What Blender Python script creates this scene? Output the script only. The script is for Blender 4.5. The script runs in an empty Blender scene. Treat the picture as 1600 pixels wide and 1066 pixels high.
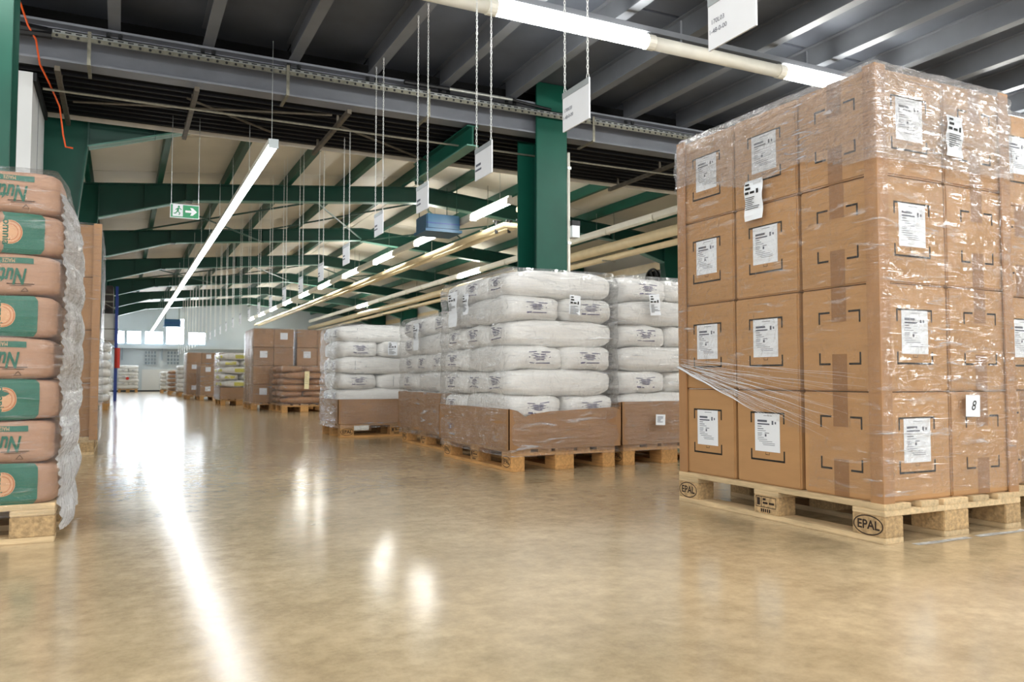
import bpy, bmesh, math, random
from mathutils import Vector, Matrix, noise
R = math.radians
rnd = random.Random(7)
SC = bpy.context.scene
COL = SC.collection

# ---------------------------------------------------------------- camera
cd = bpy.data.cameras.new('camera'); cam = bpy.data.objects.new('camera', cd); COL.objects.link(cam)
cd.sensor_width = 36.0; cd.lens = 1252.0 / 1600 * 36; cd.clip_start = 0.05; cd.clip_end = 200
cam.location = (0, 0, 0.605); cam.rotation_euler = (R(90 + 2.70), 0, R(-26.0))
cd.dof.use_dof = True; cd.dof.focus_distance = 3.7; cd.dof.aperture_fstop = 8.0
SC.camera = cam

# ---------------------------------------------------------------- world, exposure
W = bpy.data.worlds.new('world'); SC.world = W; W.use_nodes = True
W.node_tree.nodes['Background'].inputs[0].default_value = (0.93, 0.97, 1.0, 1)
W.node_tree.nodes['Background'].inputs[1].default_value = 0.72
vs = SC.view_settings
vs.view_transform = 'Standard'; vs.look = 'None'; vs.exposure = 1.32; vs.gamma = 1.0; vs.use_curve_mapping = False
LAMP = 15.0        # tube lamps of the front bay, including the unseen added ones
STRIP = 8.0      # long lamp line over the aisle
ROW = 18.0        # tube rows under the hall roof

# ---------------------------------------------------------------- materials
MATS = {}
def srgb(h):
    c = [int(h[i:i+2], 16) / 255 for i in (0, 2, 4)]
    return tuple((x / 12.92 if x <= 0.04045 else ((x + 0.055) / 1.055) ** 2.4) for x in c) + (1,)
def nm(name):
    m = bpy.data.materials.new(name); m.use_nodes = True; MATS[name] = m
    nt = m.node_tree
    return m, nt, nt.nodes['Principled BSDF']
def N(nt, t, **kw):
    n = nt.nodes.new(t)
    for k, v in kw.items(): setattr(n, k, v)
    return n
def mat(name, col, rough=0.6, metal=0.0, var=0.12, scale=6.0, bump=0.0, bscale=60.0, stretch=(1, 1, 1), rand=0.0, spec=0.5):
    m, nt, b = nm(name)
    c = srgb(col)
    tc = N(nt, 'ShaderNodeTexCoord'); mp = N(nt, 'ShaderNodeMapping'); mp.inputs['Scale'].default_value = stretch
    nt.links.new(tc.outputs['Object'], mp.inputs[0])
    nz = N(nt, 'ShaderNodeTexNoise'); nz.inputs['Scale'].default_value = scale; nz.inputs['Detail'].default_value = 5
    nt.links.new(mp.outputs[0], nz.inputs['Vector'])
    rp = N(nt, 'ShaderNodeValToRGB')
    rp.color_ramp.elements[0].position = 0.3; rp.color_ramp.elements[1].position = 0.7
    rp.color_ramp.elements[0].color = tuple(x * (1 - var) for x in c[:3]) + (1,)
    rp.color_ramp.elements[1].color = tuple(min(1, x * (1 + var)) for x in c[:3]) + (1,)
    nt.links.new(nz.outputs[0], rp.inputs[0])
    out = rp.outputs[0]
    if rand:
        oi = N(nt, 'ShaderNodeObjectInfo'); mr = N(nt, 'ShaderNodeMapRange')
        mr.inputs['To Min'].default_value = 1 - rand; mr.inputs['To Max'].default_value = 1 + rand
        nt.links.new(oi.outputs['Random'], mr.inputs['Value'])
        hs = N(nt, 'ShaderNodeHueSaturation'); nt.links.new(mr.outputs[0], hs.inputs['Value']); nt.links.new(out, hs.inputs['Color'])
        out = hs.outputs[0]
    nt.links.new(out, b.inputs['Base Color'])
    b.inputs['Roughness'].default_value = rough; b.inputs['Metallic'].default_value = metal
    b.inputs['Specular IOR Level'].default_value = spec
    if bump:
        n2 = N(nt, 'ShaderNodeTexNoise'); n2.inputs['Scale'].default_value = bscale; n2.inputs['Detail'].default_value = 4
        nt.links.new(mp.outputs[0], n2.inputs['Vector'])
        bp = N(nt, 'ShaderNodeBump'); bp.inputs['Strength'].default_value = bump; bp.inputs['Distance'].default_value = 0.01
        nt.links.new(n2.outputs[0], bp.inputs['Height']); nt.links.new(bp.outputs[0], b.inputs['Normal'])
    return m
def emit(name, col, s):
    m, nt, b = nm(name)
    b.inputs['Base Color'].default_value = srgb(col); b.inputs['Emission Color'].default_value = srgb(col)
    b.inputs['Emission Strength'].default_value = s
    return m
mat('dark_deck', '5a5f69', 0.6, var=0.2, scale=1.5)
mat('purlin_grey', '6d7076', 0.45, var=0.1, scale=3)
mat('beam_grey', '777a82', 0.4, var=0.12, scale=3)
mat('galvanised', 'b4b8b6', 0.3, metal=0.75, var=0.15, scale=25)
mat('galvanised_dull', '8d8a7c', 0.4, metal=0.6, var=0.2, scale=25)
mat('slot_black', '16181a', 0.7, var=0.1)
mat('soffit_black', '040405', 0.7, var=0.3, scale=4, spec=0.2)
mat('soffit_rib', '100f13', 0.5, var=0.3, scale=4, spec=0.3)
mat('rust_bar', '5b5347', 0.5, metal=0.4, var=0.3, scale=12)
mat('green_paint', '0b4d3e', 0.42, var=0.1, scale=3, spec=0.3)
mat('green_dark', '0b4438', 0.4, var=0.1, scale=3)
mat('green_flange', '5b8f80', 0.35, var=0.15, scale=4)
mat('hall_panel', 'e4ded2', 0.45, var=0.06, scale=1.2)
mat('panel_edge', 'd9cfbd', 0.5, var=0.08)
mat('wall_white', 'd4d6d6', 0.55, var=0.05, scale=1.0)
mat('wall_far', 'bcc7ce', 0.5, var=0.04, scale=1.0)
mat('wood_deck', 'cdb48c', 0.7, var=0.22, scale=7, stretch=(1, 9, 9), bump=0.25, bscale=30, rand=0.16)
mat('wood_block', 'bb9d72', 0.8, var=0.3, scale=70, bump=0.5, bscale=90, rand=0.14)
mat('wood_orange', 'c2935a', 0.75, var=0.25, scale=7, stretch=(1, 9, 9), rand=0.15)
mat('cardboard', 'b58a5c', 0.62, var=0.07, scale=3, stretch=(1, 1, 5), bump=0.08, bscale=25, rand=0.05)
mat('cardboard_dim', 'a0774f', 0.6, var=0.12, scale=4, rand=0.12)
mat('corner_board', 'a97e55', 0.55, var=0.06, scale=6, stretch=(6, 6, 1))
mat('tape_brown', '936a44', 0.3, var=0.06, scale=8)
mat('ink_black', '15130f', 0.6, var=0.05)
mat('ink_stamp', '2c1c12', 0.7, var=0.2, scale=60)
mat('ink_grey', '5f6370', 0.6, var=0.1)
mat('ink_violet', '4a4570', 0.5, var=0.2, scale=50)
mat('label_white', 'e9edf2', 0.5, var=0.02)
mat('label_cream', 'e8dcae', 0.5, var=0.03)
mat('sack_white', 'eae9e6', 0.42, var=0.04, scale=6, bump=0.25, bscale=14, stretch=(1, 3, 3), rand=0.03)
mat('sack_kraft', 'a8836b', 0.55, var=0.07, scale=6, bump=0.2, bscale=16, stretch=(1, 3, 3), rand=0.05)
mat('sack_tan', 'a4764e', 0.5, var=0.15, scale=8, bump=0.3, bscale=14, rand=0.15)
mat('print_green', '1f6552', 0.4, var=0.06, scale=10)
mat('print_green_dark', '17604c', 0.45, var=0.06)
mat('print_peach', 'cfa07a', 0.5, var=0.05)
mat('print_yellow', 'd8d253', 0.5, var=0.1)
mat('print_orange', 'b5683c', 0.5, var=0.05)
mat('chain_steel', 'e2e4e2', 0.3, metal=0.2, var=0.05)
mat('sign_white', 'e4e6ea', 0.45, var=0.02)
mat('sign_rail', 'a9b0b2', 0.4, metal=0.3, var=0.05)
mat('exit_green', '0f8a55', 0.4, var=0.03)
mat('lamp_cream', 'ece8dc', 0.35, var=0.05)
mat('pipe_tan', 'd0bd98', 0.4, var=0.07, scale=5)
mat('heater_blue', '2d6690', 0.4, var=0.08)
mat('rack_blue', '1d3f9a', 0.4, var=0.08)
mat('rack_red', 'd03a2c', 0.4, var=0.05)
mat('cable_orange', 'e0571b', 0.5, var=0.05)
mat('cable_black', '0d0e12', 0.5, var=0.1)
mat('window_frame', '8a97a3', 0.5, var=0.05)
mat('glass_dark', '5d6f7c', 0.15, var=0.25, scale=2)
mat('goods_dark', '4a4340', 0.6, var=0.4, scale=5, rand=0.2)
emit('daylight', 'eef7ff', 10.0)
emit('led_white', 'f6fbff', STRIP)
emit('tube_lit', 'fdfdf6', ROW)
emit('tube_front', 'fdfdf8', LAMP)

def floor_mat():
    m, nt, b = nm('floor_sealed')
    L = nt.links.new
    tc = N(nt, 'ShaderNodeTexCoord')
    def nz(scale, det, rough=0.6):
        n = N(nt, 'ShaderNodeTexNoise'); n.inputs['Scale'].default_value = scale; n.inputs['Detail'].default_value = det
        n.inputs['Roughness'].default_value = rough; L(tc.outputs['Object'], n.inputs['Vector']); return n
    a = nz(1.1, 9, 0.68); c = nz(14, 10, 0.78); d = nz(70, 4)
    r = N(nt, 'ShaderNodeValToRGB'); e = r.color_ramp.elements
    e[0].position = 0.36; e[0].color = srgb('ae9a7a'); e[1].position = 0.62; e[1].color = srgb('cfba98')
    L(a.outputs[0], r.inputs[0])
    r2 = N(nt, 'ShaderNodeValToRGB'); e = r2.color_ramp.elements
    e[0].position = 0.34; e[0].color = (0.66, 0.64, 0.60, 1); e[1].position = 0.6; e[1].color = (1.06, 1.04, 1.0, 1)
    L(c.outputs[0], r2.inputs[0])
    mx = N(nt, 'ShaderNodeMix', data_type='RGBA', blend_type='MULTIPLY'); mx.inputs[0].default_value = 0.75
    L(r.outputs[0], mx.inputs[6]); L(r2.outputs[0], mx.inputs[7])
    L(mx.outputs[2], b.inputs['Base Color'])
    mr = N(nt, 'ShaderNodeMapRange'); mr.inputs['From Min'].default_value = 0.3; mr.inputs['From Max'].default_value = 0.7
    mr.inputs['To Min'].default_value = 0.10; mr.inputs['To Max'].default_value = 0.22
    L(c.outputs[0], mr.inputs['Value']); L(mr.outputs[0], b.inputs['Roughness'])
    b.inputs['Specular IOR Level'].default_value = 0.6
    b.inputs['Coat Weight'].default_value = 0.12; b.inputs['Coat Roughness'].default_value = 0.14
    bp = N(nt, 'ShaderNodeBump'); bp.inputs['Strength'].default_value = 0.07; bp.inputs['Distance'].default_value = 0.003
    ad = N(nt, 'ShaderNodeMath', operation='ADD'); L(c.outputs[0], ad.inputs[0]); L(d.outputs[0], ad.inputs[1])
    L(ad.outputs[0], bp.inputs['Height']); L(bp.outputs[0], b.inputs['Normal'])
floor_mat()

def film_mat(name, haze, streak_scale, tilt, bump, base=0.03, rough=0.12, tint='f4f6fa', crumple=11.0, refl=0.045):
    m, nt, b = nm(name); nt.nodes.remove(b)
    L = nt.links.new
    out = nt.nodes['Material Output']
    tc = N(nt, 'ShaderNodeTexCoord'); mp = N(nt, 'ShaderNodeMapping')
    mp.inputs['Rotation'].default_value = (R(tilt), R(tilt), 0); mp.inputs['Scale'].default_value = (2.2, 2.2, 16)
    L(tc.outputs['Object'], mp.inputs[0])
    n1 = N(nt, 'ShaderNodeTexNoise'); n1.inputs['Scale'].default_value = streak_scale; n1.inputs['Detail'].default_value = 6; n1.inputs['Distortion'].default_value = 0.6
    L(mp.outputs[0], n1.inputs['Vector'])
    n2 = N(nt, 'ShaderNodeTexNoise'); n2.inputs['Scale'].default_value = 2.3; n2.inputs['Detail'].default_value = 3
    L(tc.outputs['Object'], n2.inputs['Vector'])
    n3 = N(nt, 'ShaderNodeTexNoise'); n3.inputs['Scale'].default_value = crumple; n3.inputs['Detail'].default_value = 3; n3.inputs['Distortion'].default_value = 1.2
    L(tc.outputs['Object'], n3.inputs['Vector'])
    rg = N(nt, 'ShaderNodeMath', operation='ABSOLUTE'); sb_ = N(nt, 'ShaderNodeMath', operation='SUBTRACT'); sb_.inputs[1].default_value = 0.5
    L(n3.outputs[0], sb_.inputs[0]); L(sb_.outputs[0], rg.inputs[0])
    hm = N(nt, 'ShaderNodeMath', operation='MULTIPLY_ADD'); L(rg.outputs[0], hm.inputs[0]); hm.inputs[1].default_value = -1.1; L(n1.outputs[0], hm.inputs[2])
    bp = N(nt, 'ShaderNodeBump'); bp.inputs['Strength'].default_value = bump; bp.inputs['Distance'].default_value = 0.045
    L(hm.outputs[0], bp.inputs['Height'])
    gl = N(nt, 'ShaderNodeBsdfGlossy'); gl.inputs['Roughness'].default_value = rough; L(bp.outputs[0], gl.inputs['Normal'])
    df = N(nt, 'ShaderNodeBsdfDiffuse'); df.inputs['Color'].default_value = srgb(tint); L(bp.outputs[0], df.inputs['Normal'])
    tr = N(nt, 'ShaderNodeBsdfTransparent'); tr.inputs['Color'].default_value = (1, 1, 1, 1)
    lw = N(nt, 'ShaderNodeLayerWeight'); lw.inputs['Blend'].default_value = 0.5; L(bp.outputs[0], lw.inputs['Normal'])
    fr = N(nt, 'ShaderNodeMath', operation='POWER', use_clamp=True); L(lw.outputs['Facing'], fr.inputs[0]); fr.inputs[1].default_value = 3.0
    # thin streaks of bunched film
    st = N(nt, 'ShaderNodeMapRange'); st.inputs['From Min'].default_value = 0.56; st.inputs['From Max'].default_value = 0.78
    st.inputs['To Max'].default_value = haze
    L(n1.outputs[0], st.inputs['Value'])
    pm = N(nt, 'ShaderNodeMapRange'); pm.inputs['From Min'].default_value = 0.38; pm.inputs['From Max'].default_value = 0.66
    L(n2.outputs[0], pm.inputs['Value'])
    mu = N(nt, 'ShaderNodeMath', operation='MULTIPLY'); L(st.outputs[0], mu.inputs[0]); L(pm.outputs[0], mu.inputs[1])
    ad = N(nt, 'ShaderNodeMath', operation='ADD', use_clamp=True); L(mu.outputs[0], ad.inputs[0]); ad.inputs[1].default_value = base
    m1 = N(nt, 'ShaderNodeMixShader'); L(ad.outputs[0], m1.inputs[0]); L(tr.outputs[0], m1.inputs[1]); L(df.outputs[0], m1.inputs[2])
    f2 = N(nt, 'ShaderNodeMath', operation='MULTIPLY_ADD', use_clamp=True); L(fr.outputs[0], f2.inputs[0]); f2.inputs[1].default_value = 0.42; f2.inputs[2].default_value = refl
    m2 = N(nt, 'ShaderNodeMixShader'); L(f2.outputs[0], m2.inputs[0]); L(m1.outputs[0], m2.inputs[1]); L(gl.outputs[0], m2.inputs[2])
    L(m2.outputs[0], out.inputs['Surface'])
film_mat('film_clear', 0.85, 3.0, 6, 0.9, base=0.012, rough=0.07)
film_mat('film_band', 0.8, 3.4, 14, 1.0, base=0.13, rough=0.08, crumple=22.0, refl=0.10)
film_mat('film_soft', 0.8, 2.2, 10, 1.0, base=0.03, rough=0.07, refl=0.10)
mat('film_white', 'e6e8ec', 0.2, var=0.05)
film_mat('film_heavy', 1.0, 2.0, 38, 0.5, base=0.52, rough=0.12, refl=0.2, crumple=5.0)

# ---------------------------------------------------------------- mesh helpers
class MB:
    def __init__(s): s.v = []; s.f = []
    def box(s, x0, x1, y0, y1, z0, z1):
        i = len(s.v)
        s.v += [(x0, y0, z0), (x1, y0, z0), (x1, y1, z0), (x0, y1, z0), (x0, y0, z1), (x1, y0, z1), (x1, y1, z1), (x0, y1, z1)]
        s.f += [(i, i+3, i+2, i+1), (i+4, i+5, i+6, i+7), (i, i+1, i+5, i+4), (i+1, i+2, i+6, i+5), (i+2, i+3, i+7, i+6), (i+3, i, i+4, i+7)]
        return s
    def prism(s, pts, ax, a0, a1):
        """extrude polygon pts (2D) along axis ax ('x' pts=(y,z), 'y' pts=(x,z), 'z' pts=(x,y))"""
        i = len(s.v); n = len(pts)
        for a in (a0, a1):
            for p, q in pts:
                s.v.append({'x': (a, p, q), 'y': (p, a, q), 'z': (p, q, a)}[ax])
        s.f.append(tuple(range(i + n - 1, i - 1, -1))); s.f.append(tuple(range(i + n, i + 2 * n)))
        for k in range(n):
            j = (k + 1) % n
            s.f.append((i + k, i + j, i + n + j, i + n + k))
        return s
    def tube(s, path, r, n=8, cap=True, end=1.0):
        i0 = len(s.v); P = [Vector(p) for p in path]; m = len(P)
        up = None
        r0 = r
        for k, p in enumerate(P):
            r = r0 * (1 + (end - 1) * k / (m - 1))
            t = (P[min(k + 1, m - 1)] - P[max(k - 1, 0)]).normalized()
            if up is None or abs(up.dot(t)) > 0.95:
                up = Vector((0, 0, 1)) if abs(t.z) < 0.9 else Vector((1, 0, 0))
            a = t.cross(up).normalized(); b = a.cross(t).normalized(); up = b
            for q in range(n):
                w = 2 * math.pi * q / n
                s.v.append(tuple(p + a * (r * math.cos(w)) + b * (r * math.sin(w))))
        for k in range(m - 1):
            for q in range(n):
                j = (q + 1) % n
                s.f.append((i0 + k*n + q, i0 + k*n + j, i0 + (k+1)*n + j, i0 + (k+1)*n + q))
        if cap:
            s.f.append(tuple(i0 + q for q in range(n - 1, -1, -1))); s.f.append(tuple(i0 + (m-1)*n + q for q in range(n)))
        return s
    def mesh(s, name, material, smooth=False, fix=True):
        me = bpy.data.meshes.new(name); me.from_pydata(s.v, [], s.f); me.update()
        if fix:
            bm = bmesh.new(); bm.from_mesh(me); bmesh.ops.recalc_face_normals(bm, faces=bm.faces); bm.to_mesh(me); bm.free()
        if smooth:
            for p in me.polygons: p.use_smooth = True
        me.materials.append(MATS[material])
        return me
def box_mesh(name, material, sx, sy, sz, bev=0.0, z0=0.0):
    me = bpy.data.meshes.new(name); bm = bmesh.new()
    bmesh.ops.create_cube(bm, size=1.0)
    for v in bm.verts: v.co = Vector((v.co.x * sx, v.co.y * sy, (v.co.z + 0.5) * sz + z0))
    if bev: bmesh.ops.bevel(bm, geom=list(bm.edges), offset=bev, segments=2, affect='EDGES')
    bm.to_mesh(me); bm.free(); me.materials.append(MATS[material]); return me
def ob(name, me, parent=None, loc=(0, 0, 0), rz=0.0, **props):
    o = bpy.data.objects.new(name, me); COL.objects.link(o); o.location = loc; o.rotation_euler = (0, 0, rz)
    if parent is not None: o.parent = parent
    for k, v in props.items(): o[k] = v
    return o
def thing(name, label, cat, loc=(0, 0, 0), rz=0.0, group=None):
    o = ob(name, None, None, loc, rz); o['label'] = label; o['category'] = cat; o.empty_display_size = 0.1
    if group: o['group'] = group
    return o
def single(name, me, label, cat, loc=(0, 0, 0), rz=0.0, group=None):
    o = ob(name, me, None, loc, rz); o['label'] = label; o['category'] = cat
    if group: o['group'] = group
    return o
def struct(name, me, loc=(0, 0, 0)):
    return ob(name, me, None, loc, kind='structure')
_txt = {}
def text_geo(body, size, align='CENTER', shear=0.0, bold=0.0):
    """2D text geometry (verts, faces) from the built-in font"""
    key = (body, size, align, shear, bold)
    if key in _txt: return _txt[key]
    cu = bpy.data.curves.new('txt', 'FONT'); cu.body = body; cu.size = size; cu.align_x = align; cu.align_y = 'CENTER'; cu.resolution_u = 3
    cu.shear = shear; cu.offset = bold; cu.space_line = 0.9
    o = bpy.data.objects.new('txt', cu); COL.objects.link(o)
    dg = bpy.context.evaluated_depsgraph_get(); dg.update()
    me = bpy.data.meshes.new_from_object(o.evaluated_get(dg))
    bm = bmesh.new(); bm.from_mesh(me); bmesh.ops.triangulate(bm, faces=bm.faces)
    vs_ = [(v.co.x, v.co.y) for v in bm.verts]; fs_ = [tuple(v.index for v in f.verts) for f in bm.faces]
    bm.free(); bpy.data.objects.remove(o); bpy.data.curves.remove(cu); bpy.data.meshes.remove(me)
    _txt[key] = (vs_, fs_); return _txt[key]
def flat_mesh(name, material, vs2, fs, fn):
    me = bpy.data.meshes.new(name); me.from_pydata([tuple(fn(a, b)) for a, b in vs2], [], fs); me.update(); me.materials.append(MATS[material]); return me
def bars(rows):
    """small rectangles (x0,x1,y0,y1) as 2D geometry"""
    v = []; f = []
    for x0, x1, y0, y1 in rows:
        i = len(v); v += [(x0, y0), (x1, y0), (x1, y1), (x0, y1)]; f.append((i, i+1, i+2, i+3))
    return v, f

# ================================================================ SETTING
# ---- floor
m = MB().box(-7.0, 12.4, -4.0, 42.3, -0.2, 0.0)
struct('floor', m.mesh('floor', 'floor_sealed'))
XL, XR, YF = -1.15, 11.6, 42.2
# ---- walls
struct('wall_left', MB().box(XL - 0.15, XL, 8.62, YF, 0, 4.2).mesh('wall_left', 'wall_white'))
wr = struct('wall_right', MB().box(XR, XR + 0.15, 8.5, YF, 0, 4.2).mesh('wall_right', 'wall_white'))
ob('wall_band', MB().box(XR - 0.05, XR, 10.0, YF, 3.22, 3.42).mesh('wall_band', 'pipe_tan'), wr)
ob('wall_band', MB().box(XR - 0.04, XR, 10.0, YF, 2.60, 2.72).mesh('wall_band2', 'wall_far'), wr)
struct('wall_right_front', MB().box(12.4, 12.55, -4.0, 8.66, 0, 4.22).mesh('wall_right_front', 'wall_white'))
wp = struct('wall_passage', MB().box(-7.0, -0.80, 8.62, 9.9, 0, 3.48).mesh('wall_passage', 'wall_white'))
ob('seam', MB().box(-0.80, -0.797, 9.2, 9.212, 0, 3.48).mesh('seam', 'ink_grey'), wp)
ob('trim_strip', MB().box(-0.80, -0.77, 8.62, 9.9, 3.40, 3.48).mesh('trim_strip', 'slot_black'), wp)
wf = struct('wall_far', MB().box(XL, XR, YF, YF + 0.2, 0, 4.8).mesh('wall_far', 'wall_far'))
ob('ledge', MB().box(XL, XR, YF - 0.25, YF, 2.05, 2.20).mesh('ledge', 'wall_far'), wf)
ob('wall_panel', MB().box(0.9, 3.6, YF - 0.02, YF, 0.05, 1.05).mesh('wall_panel', 'wall_white'), wf)
ob('bracket', MB().box(0.02, 0.06, YF - 0.2, YF, 1.5, 2.05).mesh('bracket', 'window_frame'), wf)
ob('bracket', MB().box(1.75, 1.79, YF - 0.2, YF, 1.5, 2.05).mesh('bracket', 'window_frame'), wf)
ob('skirting', MB().box(XL, XR, YF - 0.03, YF, 0, 0.06).mesh('skirting', 'slot_black'), wf)
wn = 0
for x0, x1, z0, z1 in ((-0.75, 0.10, 2.3, 2.86), (0.24, 0.82, 2.3, 2.86), (1.02, 1.78, 2.3, 2.86), (1.95, 2.72, 2.3, 3.50), (2.95, 3.7, 2.3, 2.86)):
    wn += 1
    w = struct('window_%d' % wn, MB().box(x0 - .05, x1 + .05, YF - .04, YF, z0 - .05, z0).box(x0 - .05, x1 + .05, YF - .04, YF, z1, z1 + .05)
               .box(x0 - .05, x0, YF - .04, YF, z0, z1).box(x1, x1 + .05, YF - .04, YF, z0, z1).mesh('window_frame', 'wall_far'))
    ob('pane', MB().box(x0, x1, YF - .02, YF - .005, z0, z1).mesh('pane', 'daylight'), w)
for x0, x1, z0, z1 in ((1.0, 1.52, 1.28, 1.95), (1.98, 2.55, 1.28, 1.95)):
    wn += 1
    mb = MB()
    for k in range(5): xx = x0 + (x1 - x0) * k / 4; mb.box(xx - .02, xx + .02, YF - .05, YF, z0, z1)
    for k in range(5): zz = z0 + (z1 - z0) * k / 4; mb.box(x0 - .02, x1 + .02, YF - .05, YF, zz - .02, zz + .02)
    w = struct('window_%d' % wn, mb.mesh('window_grid', 'wall_far'))
    for a in range(4):
        for c in range(4):
            ob('pane', MB().box(x0 + (x1-x0)*a/4 + .02, x0 + (x1-x0)*(a+1)/4 - .02, YF - .02, YF - .005, z0 + (z1-z0)*c/4 + .02, z0 + (z1-z0)*(c+1)/4 - .02).mesh('pane', 'glass_dark'), w)

# ---- dark ceiling of the front bay: deck panels between purlins
ce = struct('ceiling', MB().box(-7.0, 12.4, -4.0, 8.62, 4.13, 4.22).mesh('ceiling', 'slot_black'))
PX = [-0.12 + 0.828 * k for k in range(-8, 15)]
pan = MB().box(-0.405, 0.405, 0, 2.46, 0, 0.02).mesh('ceiling_panel', 'dark_deck')
def ibeam(mb_len, w, h, tf, tw, name, material, axis='y'):
    mb = MB()
    if axis == 'y':
        mb.box(-w/2, w/2, 0, mb_len, 0, tf).box(-w/2, w/2, 0, mb_len, h - tf, h).box(-tw/2, tw/2, 0, mb_len, tf, h - tf)
    else:
        mb.box(0, mb_len, -w/2, w/2, 0, tf).box(0, mb_len, -w/2, w/2, h - tf, h).box(0, mb_len, -tw/2, tw/2, tf, h - tf)
    return mb.mesh(name, material)
pl = ibeam(12.4, 0.105, 0.24, 0.012, 0.012, 'purlin', 'purlin_grey')
for x in PX:
    ob('purlin', pl, ce, (x, -4.0, 3.87))
    for k in range(5):
        ob('ceiling_panel', pan, ce, (x + 0.414, 7.72 - 2.5 * k + (0.9 if False else 0) - 1.56, 4.108))
# ---- main hall roof (two slopes) with purlins
XRIDGE, SL = 5.22, 0.092
def rz_top(x): return 4.29 - SL * abs(x - XRIDGE)       # top of rafters
rl = struct('ceiling_hall', MB().prism([(XL, rz_top(XL) + 0.30), (XRIDGE, rz_top(XRIDGE) + 0.30), (XR, rz_top(XR) + 0.30), (XR, rz_top(XR) + 0.36), (XRIDGE, 4.66), (XL, rz_top(XL) + 0.36)], 'y', 9.98, YF + .2).mesh('ceiling_hall', 'soffit_rib'))
FY = [10.12, 14.52, 19.17, 23.82, 28.47, 33.12, 37.77]
HP = [XRIDGE + s * (0.5 + 1.05 * k) for s in (-1, 1) for k in range(6)]
hp = MB().prism([(-.04, 0), (.04, 0), (.04, .012), (.008, .012), (.008, .168), (.06, .168), (.06, .18), (-.04, .18)], 'y', 10.0, YF).mesh('purlin', 'green_paint')
for x in HP: ob('purlin', hp, rl, (x, 0, rz_top(x) + 0.0))
edges = sorted([XL] + HP + [XRIDGE] + [XR])
for a, b in zip(edges[:-1], edges[1:]):
    y = 10.0; k = 0
    while y < YF:
        y1 = min(y + 2.2, YF)
        g = 0.012
        ob('roof_panel', MB().prism([(a + g, rz_top(a + g) + 0.185), (b - g, rz_top(b - g) + 0.185), (b - g, rz_top(b - g) + 0.24), (a + g, rz_top(a + g) + 0.24)], 'y', y + g, y1 - g).mesh('roof_panel', 'hall_panel'), rl)
        y += 2.2
# ---- soffit between the bays
so = struct('ceiling_soffit', MB().box(-1.15, 12.4, 8.46, 9.98, 3.52, 3.6).mesh('soffit', 'soffit_black'))
ribm = MB().box(-1.15, 12.4, -0.012, 0.012, 0, 0.03).mesh('rib', 'soffit_rib')
for k in range(9): ob('rib', ribm, so, (0, 8.6 + 0.155 * k, 3.492))
ob('edge_strip', MB().box(-0.8, 12.4, 9.98, 10.0, 3.47, 4.0).mesh('edge_strip', 'panel_edge'), so)
ob('header_panel', MB().box(-1.15, 12.4, 8.62, 8.66, 3.6, 4.2).mesh('header_panel', 'soffit_black'), so)

# ================================================================ STEELWORK (things)
bm_ = thing('cross_beam', 'dark grey steel beam spanning the hall above the aisle', 'beam', (0, 8.36, 0))
ob('beam_profile', MB().box(-7, 12.4, -.12, .12, 3.84, 3.862).box(-7, 12.4, -.1, .1, 3.50, 3.52).box(-7, 12.4, -.01, .09, 3.52, 3.84).mesh('beam_profile', 'beam_grey'), bm_)
boltm = MB().tube([(0, 0, 0), (0, 0, -.035)], 0.022, 6).mesh('bolt', 'slot_black')
for x in PX[8:16]:
    for d in (-.05, .05): ob('bolt', boltm, bm_, (x + d, -0.08, 3.84))
ob('conduit', MB().tube([(3.22, -.16, 3.83), (4.0, -.16, 3.83)], 0.02, 8).mesh('conduit', 'galvanised'), bm_)
ob('conduit_sleeve', MB().tube([(2.7, -.16, 3.825), (3.22, -.16, 3.83)], 0.026, 8).mesh('conduit_sleeve', 'cable_black'), bm_)
ob('conduit_sleeve', MB().tube([(4.0, -.16, 3.83), (4.2, -.16, 3.81), (4.5, -.18, 3.78)], 0.018, 8).mesh('conduit_sleeve2', 'cable_black'), bm_)

tr = thing('cable_tray', 'perforated galvanised cable tray along the grey beam', 'cable tray', (0, 8.2, 0))
ob('tray_channel', MB().box(-0.65, 12, -.07, -.062, 3.665, 3.745).box(-0.65, 12, -.07, .05, 3.735, 3.745).mesh('tray_channel', 'galvanised'), tr)
ob('tray_lower_rail', MB().box(-0.65, 12, -.075, -.0705, 3.665, 3.705).mesh('tray_rail', 'galvanised_dull'), tr)
slotm = MB().box(-.028, .028, -.0015, 0, -.006, .006).mesh('slot', 'slot_black')
holem = MB().tube([(0, 0, 0), (0, -.0015, 0)], 0.011, 6).mesh('hole', 'slot_black')
mb1 = MB(); mb2 = MB()
for k in range(120):
    x = -0.6 + 0.085 * k
    mb1.box(x, x + .05, -.0715, -.0705, 3.715, 3.727)
    mb2.tube([(x + .02, -.0755, 3.685), (x + .02, -.0775, 3.685)], 0.013, 8)
ob('slots', mb1.mesh('slots', 'slot_black'), tr, kind='stuff'); ob('holes', mb2.mesh('holes', 'slot_black'), tr, kind='stuff')
ob('cable_bundle', MB().tube([(-1.14, -.02, 3.72), (-0.9, -.06, 3.71), (-0.62, -.03, 3.705)], 0.05, 10).tube([(-1.14, -.06, 3.66), (-0.62, -.06, 3.68)], 0.035, 8).mesh('cable_bundle', 'cable_black'), tr)
bkm = MB().box(-.015, .015, -.09, .28, 3.45, 3.47).box(-.015, .015, -.092, -.085, 3.45, 3.76).mesh('bracket', 'galvanised_dull')
for x in (-0.32, 1.45, 2.95, 5.05, 6.6): ob('bracket', bkm, tr, (x, 0, 0))

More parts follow.
